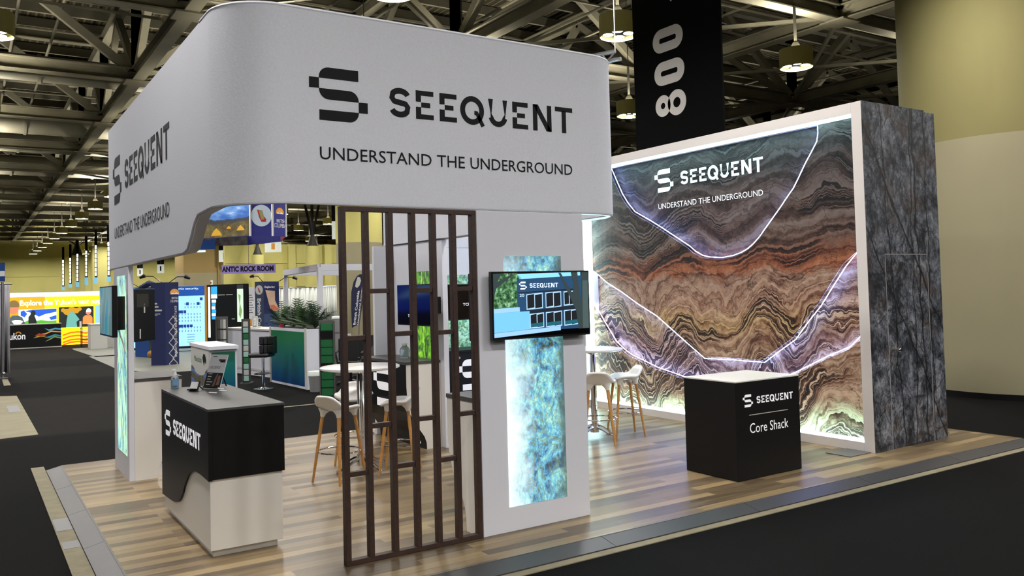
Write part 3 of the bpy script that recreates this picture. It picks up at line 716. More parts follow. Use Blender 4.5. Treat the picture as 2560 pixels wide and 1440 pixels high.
b = MB(); b.prism(fs, [(.105, .01), (.13, .01), (.145, .115), (.135, .122), (.115, .07)], .0008, .0016); b.prism(fs, [(.145, .02), (.185, .02), (.18, .105), (.155, .105)], .0008, .0016); b.build('photo_print', mat('core_photo', (128, 92, 78), .5, noise=.4, nscale=30), sg)
b = MB(); q = sa
b.tube([q+xd*.05-V((0, 0, .008)), q+xd*.05+V((.05, .06, .1))+up*.02, q+xd*.05+V((.12, .16, -.008))], .006, 6)
b.tube([q+xd*.17-V((0, 0, .008)), q+xd*.17+V((.05, .06, .1))+up*.02, q+xd*.17+V((.12, .16, -.008))], .006, 6)
b.tube([q+xd*.02-V((0, 0, .006))-fs[3]*-.02, q+xd*.185-V((0, 0, .006))-fs[3]*-.02], .007, 6); b.build('stand', 'tv_shell', sg, smooth=True)
ch = thing('card_holder', 'small black card holder with white cards left of the demo sign', 'card holder', (1.66, 7.78, ZC))
h0 = at(474, 974, z=ZC+.012); fh = (h0, xd, up, fs[3])
b = MB(); b.rect(fh, 0, .1, 0, .075, -.006, 0); b.prism((h0-V((0, 0, .012)), xd, fs[3], V((0, 0, 1))), [(0, -.03), (.1, -.03), (.1, .03), (0, .03)], 0, .008); b.tube([h0+xd*.05+up*.06, h0+xd*.07+V((.08, .07, -.008))], .006, 6); b.build('holder', 'tv_shell', ch)
b = MB(); b.rect(fh, .012, .088, .008, .068, 0, .012); b.build('card_stack', 'white_print', ch)
for n_, (cx_, cy_, lab) in enumerate(((517+15, 982, 'white business cards lying in front of the demo sign'), (557, 977, 'second white card pile right of the demo sign'), (550, 972, 'white card lying behind the demo sign foot'))):
    c_ = at(cx_, cy_, z=ZC); b = MB(); yd = V((.36, .93, 0))
    b.prism((c_, xd, yd, V((0, 0, 1))), [(-.045, -.027), (.045, -.027), (.045, .027), (-.045, .027)], 0, .004 if n_ < 2 else .002)
    tag(b.build('business_card', 'white_print'), lab, 'card')
jb = thing('glass_jar', 'clear glass jar on the counter top before the leaf lightbox', 'jar', (4.62, 9.62, 1.042))
b = MB(); b.lathe((4.62, 9.62, 1.042), [(.055, 0), (.065, .01), (.065, .1), (.05, .13), (.03, .15), (.03, .165)], 20); b.build('body', 'clear_plastic', jb, smooth=True)
b = MB(); b.cyl((4.62, 9.62, 1.207), (4.62, 9.62, 1.222), .034); b.build('lid', 'pale_grey', jb)

# ================================================================== BOOTH: dark info cube
cs = thing('info_cube', 'black cube counter with white top, logo and two words', 'counter', (6.55, 5.9, 0))
b = MB(); b.box(6.1, 7.02, 5.565, 6.24, .004, .928); b.build('body', 'matte_black', cs, bevel=.003)
b = MB(); b.box(6.098, 7.022, 5.563, 6.242, .928, .941); b.build('worktop', 'laminate_white', cs, bevel=.002)
fr = frame((0, 5.565, 0), FRONT)
logo(fr, 6.199, .689, .319, 'white_letter', cs, tagline=False)
b = MB(); b.rect(fr, 6.281, 6.839, .606, .613, 0, .002); b.build('rule_line', 'pale_grey', cs)
text('lettering', 'Core Shack', fr, 6.283, 6.838, .436, .53, 'white_letter', cs, t=.002)

# ================================================================== BOOTH: lightbox wall and rock cabinet
lw = thing('lightbox_wall', 'large rock-strata lightbox wall in a white frame on the right', 'lightbox wall', (8.3, 8.1, 0))
YF, YB, ZT = 5.56, 10.66, 3.838; XF, XA = 8.225, 8.415
b = MB()
for (y0, y1, z0, z1) in ((YF, YF+.125, 0, ZT), (YB-.1, YB, 0, ZT), (YF+.125, YB-.1, 0, .1), (YF+.125, YB-.1, 3.715, ZT)):
    b.box(XF, XA+.1, y0, y1, z0, z1)
b.build('white_frame', 'frame_white', lw, bevel=.002)
y0, y1, z0, z1 = YF+.125, YB-.1, .1, 3.715
b = MB(); b.box(XF+.015, XA-.01, y0+.002, y1-.002, z1-.006, z1-.001); b.build('glow_strip', 'led', lw)
b = MB(); b.box(XF+.015, XA-.01, y1-.006, y1-.001, z0+.002, z1-.002); b.build('glow_strip', 'led', lw)
b = MB(); b.box(XF+.015, XA-.01, y0+.002, y1-.002, z0+.001, z0+.006); b.build('glow_strip', 'led', lw)
def onart(pts, sx, sy, s): return [(lambda p: (p.y, p.z))(at(sx+a*s, sy+c*s, x=XA)) for a, c in pts]
blob = onart([(180, 400), (205, 460), (240, 540), (270, 590), (310, 640), (400, 692), (460, 730), (520, 770), (570, 803), (610, 830), (640, 857), (680, 880), (720, 890), (790, 893), (850, 882), (895, 865), (930, 845), (965, 815), (1000, 775), (1030, 732), (1060, 690), (1110, 620), (1150, 560), (1185, 510), (1210, 460), (1250, 375), (1290, 300), (1315, 250), (1322, 200), (1320, 160)], 1440, 240, .4584)
btop = onart([(100, 85), (180, 150), (260, 200), (370, 280), (480, 350), (570, 430), (660, 510), (765, 603), (930, 610), (1120, 625), (1210, 555), (1300, 490), (1375, 385), (1450, 290), (1530, 160), (1600, 50), (1705, -80)], 1440, 640, .4167)
bbot = onart([(100, 300), (122, 335), (170, 420), (230, 520), (275, 565), (320, 600), (480, 680), (600, 722), (640, 737), (760, 755), (900, 768), (1130, 770), (1240, 745), (1330, 705), (1420, 660), (1500, 620), (1640, 560), (1685, 520), (1720, 480)], 1440, 640, .4167)
def clipy(l): return [(min(max(a, y0), y1), c) for a, c in l]
blob, btop, bbot = clipy(blob), clipy(btop), clipy(bbot)
FA = (V((XA, 0, 0)), V((0, -1, 0)), V((0, 0, 1)), V((-1, 0, 0)))
neg = lambda l: [(-a, c) for a, c in l]
up_poly = [(y1, z1), (blob[0][0], z1)] + blob + [(blob[-1][0], z1), (y0, z1), (y0, btop[-1][1])] + btop[::-1][1:-1] + [(y1, btop[0][1])]
lo_poly = [(y1, z0), (y1, bbot[0][1])] + bbot[1:-1] + [(y0, bbot[-1][1]), (y0, z0)]
DEP = .1
def art(mb, name):
    o_ = MB(); c = V((XA, 8.1, 0)); o_.v = [p-c for p in mb.v]; o_.f = mb.f
    x_ = o_.build(name, 'strata', None); x_.parent = lw; x_.location = c-lw.location; return x_
k = MB(); k.prism(FA, neg(up_poly), -.012, 0); art(k, 'upper_print')
k = MB(); k.prism(FA, neg(lo_poly), -.012, 0); art(k, 'lower_print')
k = MB(); k.box(XA+DEP, XA+DEP+.012, y0, y1, z0, z1); art(k, 'recessed_print')
def inset(l, d, cen=None):
    r_ = []
    for i, (a, c) in enumerate(l):
        p_, q_ = l[max(0, i-1)], l[min(len(l)-1, i+1)]; tx, tz = q_[0]-p_[0], q_[1]-p_[1]; n_ = math.hypot(tx, tz) or 1
        nx, nz = -tz/n_, tx/n_
        if cen and (cen[0]-a)*nx+(cen[1]-c)*nz < 0: nx, nz = -nx, -nz
        if not cen and nz*d < 0: nx, nz = -nx, -nz
        r_.append((a+nx*abs(d), c+nz*abs(d)))
    return r_
for l in (inset(blob, .03, (7.9, 3.4)), inset(btop, -.03), inset(bbot, .03)):
    k = MB(); k.tube([(XA+.03, min(max(a, y0), y1), min(max(c, z0), z1-.01)) for a, c in l], .004, 6); k.build('edge_light', 'led_edge', lw)
fl = frame((XA+DEP, 0, 0), LEFTF)
LA = at(1637, 439, x=XA+DEP); LBo = at(1643.7, 482.5, x=XA+DEP); LR = at(1907, 388, x=XA+DEP)
sL = (LA.y-LR.y)/2.26
logo(fl, -LA.y, LBo.z, sL, 'led_soft', lw, .002, .006, tm='white_letter')
rw = thing('rock_cabinet', 'tall storage cabinet printed with dark grey rock beside the lightbox wall', 'storage cabinet', (9, 6, 0))
b = MB(); b.box(XA+.125, 9.455, 5.57, 10.6, 0, 3.845); b.box(9.455, 9.685, 5.585, 10.6, 0, 3.83); b.build('body', 'rockwall', rw)
b = MB(); b.box(XF+.006, XA+.125, 5.553, 5.5595, 0, 3.838); c_ = V((9, 6, 0)); o_ = MB(); o_.v = [p-c_ for p in b.v]; o_.f = b.f
q = o_.build('side_print', 'rockwall', None); q.parent = lw; q.location = c_-lw.location; q['label'] = 'dark rock print on the frame side'
b = MB(); b.box(8.56, 9.365, 5.562, 5.57, .012, 2.148); dr = b.build('door', 'rockwall', rw)
b = MB(); b.box(8.55, 8.56, 5.558, 5.57, .0, 2.155); b.box(9.365, 9.374, 5.558, 5.57, 0, 2.155); b.box(8.55, 9.374, 5.56, 5.57, 2.149, 2.156); b.build('door_edge_trim', mat('door_trim', (150, 150, 150), .5), rw)
for z in (2.0, 1.096, .17):
    b = MB(); b.cyl((9.37, 5.557, z-.05), (9.37, 5.557, z+.05), .009); b.build('hinge', 'steel', dr)
b = MB(); b.cyl((8.64, 5.562, 1.094), (8.64, 5.50, 1.094), .014); b.ball((8.64, 5.49, 1.094), .028); b.build('door_knob', 'chrome', dr, smooth=True)
b = MB(); b.box(7.85, 8.22, 5.60, 5.9, .0, .008); tag(b.build('base_plate', 'metal_grey'), 'grey metal base plate on the planks before the lightbox frame', 'base plate')
b = MB(); b.box(9.72, 9.95, 5.72, 6.0, .0, .008); tag(b.build('base_plate', 'metal_grey'), 'grey metal base plate right of the rock cabinet', 'base plate')

# ================================================================== BOOTH: bar tables and stools
def bar_table(x, y, label, rot, R_=.42):
    t = thing('bar_table', label, 'table', (x, y, 0), 'round bar tables')
    b = MB(); b.lathe((x, y, 1.065), [(R_-.02, 0), (R_, .01), (R_, .026), (R_-.012, .032)], 64); b.build('tabletop', 'seat_white', t, smooth=True)
    b = MB(); b.cyl((x, y, .12), (x, y, 1.065), .038, n=24); b.lathe((x, y, 1.02), [(.038, 0), (.12, .035), (.12, .045)], 24); b.build('column', 'chrome', t, smooth=True)
    b = MB(); b.cyl((x, y, .05), (x, y, .16), .055, .05, n=20); b.build('hub', 'chrome', t, smooth=True)
    for i in range(4):
        a = rot+i*math.pi/2; dx, dy = math.cos(a), math.sin(a); b = MB()
        b.tube([(x+dx*.03, y+dy*.03, .12), (x+dx*.12, y+dy*.12, .1), (x+dx*.24, y+dy*.24, .05), (x+dx*.31, y+dy*.31, .03)], [.026, .024, .02, .018], 8)
        b.cyl((x+dx*.3, y+dy*.3, 0), (x+dx*.3, y+dy*.3, .03), .022); b.build('foot', 'chrome', t, smooth=True)
bar_table(3.52, 8.43, 'round white bar table on chrome column behind the slat screen', .26)
bar_table(6.63, 8.38, 'round white bar table half hidden behind the front pillar', .26, .38)
def make_stool():
    r = thing('bar_stool', 'x', 'stool', (0, 0, 0), 'white bar stools')
    mb = MB(); NR, NA = 9, 40; vs_ = []; fs = []
    def pt(rr, th):
        c, s_ = math.cos(th), math.sin(th); e = .8
        x = .205*rr*math.copysign(abs(c)**e, c); y = .19*rr*math.copysign(abs(s_)**e, s_)
        z = .715 + .02*rr*rr
        if s_ < 0: k = max(0, rr*abs(s_)-.35)/.65; z += .135*k*k*(3-2*k)*(1-.25*abs(c)**2); y -= .02*k
        else: z -= .03*(rr*s_)**3
        z += .03*(rr*abs(c))**2.5
        return (x, y, z)
    vs_.append(pt(0, 0))
    for i in range(1, NR+1): vs_ += [pt(i/NR, 2*math.pi*j/NA) for j in range(NA)]
    fs += [(0, 1+j, 1+(j+1) % NA) for j in range(NA)]
    for i in range(NR-1):
        a = 1+i*NA; fs += [(a+j, a+NA+j, a+NA+(j+1) % NA, a+(j+1) % NA) for j in range(NA)]
    mb.add(vs_, fs); mb.build('seat', 'seat_white', r, smooth=True, solid=.022)
    b = MB()
    for sx in (-1, 1):
        for sy in (-1, 1):
            b.tube([(sx*.1, sy*.1, .715), (sx*.107, sy*.107, .68), (sx*.113, sy*.113, .645)], [.06, .032, .02], 12)
    b.build('leg_socket', 'seat_white', r, smooth=True)
    for sx in (-1, 1):
        for sy in (-1, 1):
            b = MB(); b.tube([(sx*.112, sy*.112, .65), (sx*.15, sy*.15, .32), (sx*.187, sy*.187, 0)], [.018, .0165, .0115], 12); b.build('leg', 'oak', r, smooth=True)
    b = MB(); b.tube([(.212*math.cos(2*math.pi*i/40), .212*math.sin(2*math.pi*i/40), .3) for i in range(40)], .0085, 8, True)
    for sx in (-1, 1):
        for sy in (-1, 1): b.tube([(sx*.145, sy*.145, .3), (sx*.152, sy*.152, .3)], .014, 8)
    b.build('foot_ring', 'chrome', r, smooth=True)
    return r
st0 = make_stool()
stools = [(3.14, 8.09, -1.15, 'white bar stool at the left of the slat-screen bar table, near front'),
          (3.62, 8.86, 2.6, 'white bar stool behind the column of the slat-screen bar table'),
          (3.79, 8.05, .95, 'white bar stool at the right of the slat-screen bar table'),
          (6.36, 7.95, -.7, 'white bar stool cut off by the front pillar edge'),
          (6.97, 8.18, 1.2, 'white bar stool before the lightbox wall, fully in view')]
for i, (x, y, a, lab) in enumerate(stools):
    s_ = st0 if i == 0 else copy_tree(st0)
    s_.location = (x, y, 0); s_.rotation_euler = (0, 0, a); s_['label'] = lab

# ================================================================== HALL: walls, roof, lamps, columns
b = MB(); b.box(-45, 95, 110.5, 110.9, ZH, 12.3)
for z in (2.4, 4.6, 6.8, 9.): b.box(-45, 95, 110.45, 110.5, z, z+.05)
struct(b, 'wall_back', 'yellow_wall', 'far yellow hall wall with horizontal panel joints')
b = MB(); b.box(94, 94.4, -28, 110.5, ZH, 12.3); struct(b, 'wall_right', 'yellow_wall')
b = MB(); b.box(-45.4, -45, -28, 110.5, ZH, 12.3); struct(b, 'wall_left', 'beige_wall')
b = MB(); b.box(-45, 95, -28.4, -28, ZH, 12.3); struct(b, 'wall_rear', 'beige_wall')
b = MB(); b.box(-45.4, 94.4, -28.4, 110.9, 12.3, 12.5); struct(b, 'ceiling', 'deck', 'dark corrugated roof deck')
G = 7.2; XT = [4.4+G*k for k in range(-5, 12)]; YT = [13.2+G*k for k in range(-4, 16)]
tn = 0
def ibeam(mb, a, b_, w_, h_):
    mb.beam(a, b_, .025, h_); za = V((0, 0, h_/2)); a = V(a); b_ = V(b_)
    mb.beam(a+za, b_+za, w_, .035); mb.beam(a-za, b_-za, w_, .035)
def truss(mb, ax, c, lo, hi, nodes):
    p = (lambda t, z: (c, t, z)) if ax == 'y' else (lambda t, z: (t, c, z))
    ibeam(mb, p(lo, 8.68), p(hi, 8.68), .34, .36); ibeam(mb, p(lo, 11.6), p(hi, 11.6), .3, .32)
    for i, t in enumerate(nodes[:-1]):
        u = nodes[i+1]; mid = (t+u)/2
        mb.beam(p(t, 8.8), p(t, 11.5), .26, .26, V((0, 1, 0) if ax == 'y' else (1, 0, 0)))
        mb.beam(p(t+.2, 8.85), p(mid, 11.45), .2, .24); mb.beam(p(u-.2, 8.85), p(mid, 11.45), .2, .24)
for x in XT:
    if x < -10 or x > 62: continue
    tn += 1; b = MB(); truss(b, 'y', x, -26, 110., [y for y in YT if y > -27]); struct(b, 'trim_%d' % tn, 'ceil_steel', 'long roof truss')
for y in YT:
    if y < -3: continue
    tn += 1; b = MB(); truss(b, 'x', y, -40, 80, XT); struct(b, 'trim_%d' % tn, 'ceil_steel', 'cross roof truss')
tn += 1; b = MB()
for k in range(64):
    y = -10 + k*1.8; b.box(-40, 80, y, y+.12, 11.95, 12.28)
struct(b, 'trim_%d' % tn, 'ceil_steel', 'roof purlins under the deck')
tn += 1; b = MB()
for x in (1.3, 2.4, 8.2, 9.9, 13.1, 14.7, 16.2, 20.4, 22.0, 23.9, 28, 31):
    b.tube([(x, 2, 9.35+(x*7 % 1.3)), (x, 120, 9.35+(x*7 % 1.3))], .045, 6)
for y in (9.5, 11.8, 15.1, 17.2, 18.6, 23.1, 25.3, 31.2, 38.5):
    b.tube([(-30, y, 9.15+(y*3 % 1.1)), (70, y, 9.15+(y*3 % 1.1))], .04, 6)
for k in range(5):
    for j in range(6):
        x, y = XT[5+k], YT[4+j]; b.beam((x, y, 8.6), (x+G, y+G, 8.6), .09, .09); b.beam((x+G, y, 8.6), (x, y+G, 8.6), .09, .09)
struct(b, 'trim_%d' % tn, 'ceil_steel', 'sprinkler pipes and cross bracing rods')
for n_, (y, z, r) in enumerate(((31.8, 9.6, .45), (40, 9.3, .5), (45.6, 9.4, .5), (53, 9.3, .55), (59, 9.3, .5), (67.5, 9.3, .55), (74, 9.3, .5), (82, 9.3, .55))):
    tn += 1; b = MB(); b.cyl((-30, y, z), (60, y, z), r, n=14)
    for k in range(22): b.cyl((-30+k*4, y, z), (-29.9+k*4, y, z), r+.05, n=14)
    struct(b, 'trim_%d' % tn, 'duct', 'round air duct across the roof', smooth=True)
# square junction plates and diffusers under the roof
tn += 1; b = MB()
for x in XT[5:12]:
    for y in YT[3:16]: b.box(x-.35, x+.35, y-.35, y+.35, 8.44, 8.48)
struct(b, 'trim_%d' % tn, 'ceil_steel', 'node plates of the roof trusses')
# pendant drum lamps
def make_lamp():
    r = thing('pendant_lamp', 'x', 'lamp')
    b = MB(); n = 36; q = []; f = []
    for (rr, z) in ((.39, 0), (.39, .44), (.376, .44), (.376, .36), (.372, .345), (.372, 0)): q += [(rr*math.cos(2*math.pi*i/n), rr*math.sin(2*math.pi*i/n), z) for i in range(n)]
    for k in range(5): f += [(k*n+i, k*n+(i+1) % n, (k+1)*n+(i+1) % n, (k+1)*n+i) for i in range(n)]
    f += [(5*n+i, 5*n+(i+1) % n, (i+1) % n, i) for i in range(n)]
    b.add(q, f); b.build('drum_shade', 'lamp_shell', r, smooth=True)
    b = MB(); b.cyl((0, 0, .2), (0, 0, .34), .369, n=32); b.build('reflector_plate', 'lamp_dark', r)
    for i in range(4):
        a = math.pi/4+i*math.pi/2; c = V((.21*math.cos(a), .21*math.sin(a), .05))
        b = MB(); m_ = 14; b.add([c+V((.105*math.cos(-2*math.pi*j/m_), .105*math.sin(-2*math.pi*j/m_), 0)) for j in range(m_)], [tuple(range(m_))]); b.build('bulb', 'lamp_glow', r)
        b = MB(); b.cyl(c+V((0, 0, .003)), c+V((0, 0, .12)), .11, .09, n=14); b.build('bulb_cap', 'lamp_dark', r)
    b = MB(); q = []; n = 24
    for rr in (.21, .36): q += [(rr*math.cos(2*math.pi*i/n), rr*math.sin(2*math.pi*i/n), .352) for i in range(n)]
    b.add(q, [(i, n+i, n+(i+1) % n, (i+1) % n) for i in range(n)]); b.build('added_uplight_ring', 'added_uplight', r)  # upward glow added to brighten the roof, sunk below the shade's raised lip
    b = MB(); b.cyl((0, 0, .36), (0, 0, .62), .2, .06, n=20); b.build('canopy_cone', 'lamp_dark', r, smooth=True)
    b = MB(); b.cyl((0, 0, .6), (0, 0, 1.5), .035, n=10); b.cyl((0, 0, 1.5), (0, 0, 5.3), .014, n=6); b.build('rod', 'lamp_dark', r)
    return r
lamp0 = make_lamp(); nl = 0
lampspots = [(16.76, 13.0, 'drum pendant lamp under the roof above the lightbox wall'), (11.28, 13.1, 'drum pendant lamp left of the black number banner'), (16.88, 19.2, 'half-hidden drum pendant lamp at the lower left edge of the number banner'), (.42, 18.8, 'drum pendant lamp cut by the left picture edge')]
for x in (-5.2, .4, 6.2, 11.4, 17.0, 22.6, 28.2, 33.8):
    for k in range(-4, 15):
        y = 13.1+6.65*k
        if x > 25 and (y < 6 or k % 2): continue
        if math.hypot(x-15.2, y-7.38) < 3.5 or (x < -5 and 4 < y < 9): continue
        if any(abs(x-a) < 1.5 and abs(y-c) < 2 for a, c, _ in lampspots): continue
        q = m3.transposed() @ (V((x, y, 7.0))-CAM); infr = False
        if q.z < -1:
            u = PCX + FPX*q.x/-q.z; v = PCY - FPX*q.y/-q.z; infr = -60 < u < 2620 and -80 < v < 1500
        if infr and x > 17.5 and y < 40 and u < 2262 and v-36 < (403-.239*(u-1515) if u < 2152 else 285): continue
        lampspots.append((x, y, 'round drum high bay lamp in the receding rows under the hall roof' if infr else 'round drum high bay lamp under the roof outside the picture'))
for i, (x, y, lab) in enumerate(lampspots):
    l_ = lamp0 if i == 0 else copy_tree(lamp0); l_.location = (x, y, 7.0); l_['label'] = lab
    if 'outside' in lab: l_['group'] = 'high bay lamps outside the picture'
    elif i >= 4: l_['group'] = 'high bay lamps in receding rows'
# columns
def column(x, y, r, zt, lab, cap=False, h=12.3, up='yellow_wall'):
    t = thing('round_column', lab, 'column', (x, y, ZH))
    b = MB(); b.cyl((x, y, ZH), (x, y, zt), r, n=64); b.build('lower_shaft', 'beige_wall', t, smooth=True)
    b = MB(); b.cyl((x, y, zt), (x, y, h), r, n=64); b.build('upper_shaft', up, t, smooth=True)
    if cap:
        b = MB(); b.cyl((x, y, h), (x, y, h+.06), r*.8, n=24); b.cyl((x, y, h+.06), (x, y, h+r*1.5), r*.72, r*.26, n=16); b.cyl((x, y, h+r), (x, y, 8.5), r*.2, n=12)
        for k in range(4): b.beam((x, y, h+r*1.3), (x+.9*math.cos(k*1.57+.5), y+.9*math.sin(k*1.57+.5), 8.4), .08, .08)
        b.build('steel_head', 'lamp_dark', t)
    return t
c1 = column(15.2, 7.38, 1.76, 4.11, 'huge round yellow and beige column right behind the rock cabinet', up='column_yellow')
b = MB(); p = at(2397, 634, x=13.66); b.box(p.x-.05, p.x+.05, p.y-.05, p.y+.05, p.z-.012, p.z+.012)
tag(b.build('wall_reader', 'sign_white'), 'tiny white fitting on the big round column', 'wall fitting')
b = MB(); b.cyl((15.2, 7.38, ZH), (15.2, 7.38, ZH+.09), 1.78, n=64); b.build('base_trim', 'matte_black', c1, smooth=True)
def gp(px_, d, py=720): p = P3(px_, py, d); return p.x, p.y
x, y = gp(900, 38.4); column(x, y, 1.05, 4.11, 'round yellow and beige column seen through the dark slats')
for px_, d, r_, h, lab in ((645, 55, .38, 4.5, 'slim yellow column with steel head right of the tan wall block'), (783, 52, .46, 4.8, 'pale yellow column with flared dark head above the white pergola'), (193, 94, .8, 6.8, 'yellow column with steel head behind the vertical light signs')):
    x, y = gp(px_, d); column(x, y, r_, .1, lab, True, h)
x, y = gp(252, 80); b = MB(); b.box(x-.7, x+.7, y, y+1.4, ZH, 6.9)
tag(b.build('wall_block', 'yellow_wall'), 'yellow wall block behind the left tower top', 'wall block')
x, y = gp(520, 62); b = MB(); xd = RX; t_ = thing('wall_block', 'tan and beige wall block below the blue hanging signs', 'wall block', (x, y, ZH))
b = MB(); b.box(x-1.7, x+1.6, y, y+3, ZH, 3.6); b.build('lower_face', 'beige_wall', t_)
b = MB(); b.box(x-1.7, x+1.6, y, y+3, 3.6, 8.4); b.build('upper_face', 'tan_wall', t_)
b = MB(); b.tube([(x+.75, y-.1, 2.0), (x+.75, y-.1, 8.4)], .08, 6); b.build('conduit', 'tan_wall', t_)
# bright nearer wall beyond the curtains with wall-washing lamps
b = MB(); b.box(14.4, 27., 57, 57.4, ZH, 5.3)
for z in (2.4, 4.0): b.box(14.4, 27., 56.96, 57, z, z+.05)
for x in (16.4, 18.6, 21.2): b.box(x, x+.5, 56.7, 57, ZH, 5.3)
struct(b, 'wall_mid', 'yellow_wall', 'yellow side wall lit from above beyond the curtains')
# the long number banner
bn = thing('number_banner', 'long black hanging banner reading 800 above the lightbox wall', 'banner', (11.0, 11.2, 4.3))
b = MB(); b.box(11.0, 11.04, 10.08, 12.34, 3.6, 8.6); b.build('banner_cloth', 'sign_black', bn)
fb = frame((11.0, 0, 0), LEFTF)
bx = [(px_, py) for px_, py in ()]
pA = at(1580+250/3.6, 1050/3.6, x=11.); pB = at(1580+530/3.6, 180/3.6, x=11.)
for s_, u0, u1, vm in (('0', 250, 525, 325), ('0', 256, 530, 628), ('8', 259, 534, 922)):
    pa, pb = at(1580+u0/3.6, 641.5, x=11.), at(1580+u1/3.6, 641.5, x=11.); cz = at(1580+(u0+u1)/7.2, vm/3.6, x=11.).z
    W2 = (pa.y-pb.y)/2; cy_ = (pa.y+pb.y)/2; H2 = W2*.74; k = MB(); wd = W2*.44
    if s_ == '0':
        a, c = W2-wd/2, H2*.76-wd/2; r_ = c*.95
        stroke(k, fb, arc(-cy_+a-r_, cz+c-r_, r_, 0, 90, 6)+arc(-cy_-a+r_, cz+c-r_, r_, 90, 180, 6)+arc(-cy_-a+r_, cz-c+r_, r_, 180, 270, 6)+arc(-cy_+a-r_, cz-c+r_, r_, 270, 360, 6), wd, .002, .006, True)
    else:
        stroke(k, fb, arc(-cy_-W2*.5, cz, W2*.33, 0, 360, 24)[:-1], W2*.36, .002, .006, True); stroke(k, fb, arc(-cy_+W2*.42, cz, W2*.42, 0, 360, 24)[:-1], W2*.36, .002, .006, True)
    k.build('numeral', 'numeral', bn)
k = MB(); p = at(1580+352/3.6, 14/3.6, x=11.); k.prism(fb, [(-p.y-.12, p.z+.14), (-p.y, p.z), (-p.y+.12, p.z+.14), (-p.y, p.z+.4)], .002, .006); k.build('arrow_mark', 'numeral', bn)
b = MB(); b.tube([(11.02, 12.3, 8.55), (11.02, 10.1, 8.55)], .04, 8); b.tube([(11.02, 11.2, 8.55), (11.02, 11.2, 8.7)], .015, 6); b.build('hanging_bar', 'ceil_steel', bn)

# ================================================================== HALL: neighbouring booths
def gz(px_, py, d): return P3(px_, py, d).z
def lineframe(pa, pb, z=0.):                                   # vertical face from pa to pb seen left to right
    a = V((pa[0], pa[1], z)); d = V((pb[0]-pa[0], pb[1]-pa[1], 0)); return frame(a, d), d.length
# --- yellow backlit booth, far left
yk = thing('exhibit_wall', 'bright yellow and orange backlit booth wall at far left', 'exhibit wall', (3.5, 40.8, ZH))
fy = frame((0, 40.6, 0), FRONT)
b = MB(); b.box(.6, 7.2, 40.6, 40.8, ZH, 2.22); b.build('wall_frame', 'panel_white', yk)
yx = lambda p: 1.58+(p-28)*.01483
yz = lambda p: -.05+(862-p)*.0172
def yr(m, nm, x0, x1, y0_, y1_, t=.012): k = MB(); k.rect(fy, yx(x0), yx(x1), yz(y1_), yz(y0_), 0, t); return k.build(nm, m, yk)
yr('yk_header', 'header_band', -20, 330, 731, 741); yr('yk_orange', 'orange_banner', -20, 110, 742, 822); yr('yk_yellow', 'yellow_banner', 110, 330, 742, 822)
yr('yk_yellow', 'lower_panel', 152, 330, 820, 862, .014)
yr('yk_cloud', 'landscape_photo', 45, 139, 771, 811, .014)
k = MB()
for pts in ([(60, 775), (80, 772), (139, 771), (139, 779), (110, 784), (95, 790), (80, 781)], [(120, 792), (139, 787), (139, 797), (125, 799)], [(50, 776), (58, 773), (66, 782), (60, 790), (50, 786)]): k.prism(fy, [(yx(a), yz(c)) for a, c in pts], .014, .017)
k.build('photo_sky', mat('yk_blue', (30, 80, 185), .5, emit=.8), yk)
k = MB(); k.prism(fy, [(yx(a), yz(c)) for a, c in [(58, 811), (58, 802), (70, 797), (85, 800), (100, 798), (120, 801), (139, 800), (139, 811)]], .014, .018); k.build('photo_meadow', 'yk_green', yk)
k = MB(); k.prism(fy, [(yx(a), yz(c)) for a, c in [(69, 811), (69, 790), (74, 784), (75, 777), (80, 773.5), (86, 776), (87, 783), (84, 787), (88, 797), (91, 811)]], .014, .02); k.build('photo_figure', 'yk_dark', yk)
yr('yk_dark', 'dig_photo', 145, 235, 768, 819, .014)
k = MB()
for cx_, cy_, r_ in ((165, 780, 9), (178, 776, 10), (190, 778, 8), (156, 776, 6), (198, 774, 6), (172, 788, 6)): k.prism(fy, arc(yx(cx_), yz(cy_), r_*.0148, 0, 330, 9), .014, .016+.0003*cx_*.02)
k.build('photo_leaves', 'yk_leaf', yk)
k = MB(); k.prism(fy, [(yx(a), yz(c)) for a, c in [(163, 819), (165, 800), (168, 788), (176, 780), (184, 782), (190, 790), (198, 800), (190, 806), (192, 819)]], .014, .0215); k.build('photo_worker', 'yk_teal', yk)
k = MB(); k.prism(fy, [(yx(a), yz(c)) for a, c in [(206, 812), (207, 795), (213, 790), (227, 790), (232, 796), (232, 812)]], .014, .0215); k.build('photo_vest', 'yk_vest', yk)
k = MB(); k.prism(fy, arc(yx(221), yz(783.5), .1, 0, 340, 12), .014, .0225); k.build('photo_face', 'yk_skin', yk)
k = MB(); k.prism(fy, arc(yx(222), yz(781), .1, -10, 190, 10, .14), .014, .024); k.build('photo_helmet', 'yk_helmet', yk)
yr('yk_sky', 'coast_photo', 239, 330, 765, 811, .014)
k = MB()
for dy_ in (0, 9, 18, 24): k.prism(fy, [(yx(a), yz(c+dy_)) for a, c in [(155, 836), (175, 830), (195, 829), (215, 833), (229, 829), (229, 833), (215, 837), (195, 833), (175, 834), (155, 840)]], .014, .018)
k.build('wave_stripes', 'yk_red', yk)
k = MB(); k.prism(fy, [(yx(a), yz(c)) for a, c in [(18, 814), (22, 792), (30, 785), (44, 785), (54, 790), (60, 803), (62, 814)]], .014, .022); k.build('portrait_sweater', 'yk_grey', yk)
k = MB(); k.prism(fy, arc(yx(33), yz(767), .19, 0, 345, 16, .25), .014, .0225); k.build('portrait_face', 'yk_skin', yk)
k = MB(); k.prism(fy, arc(yx(33.5), yz(760), .2, -25, 205, 14, .2), .014, .024); k.build('portrait_hat', 'yk_hat', yk)
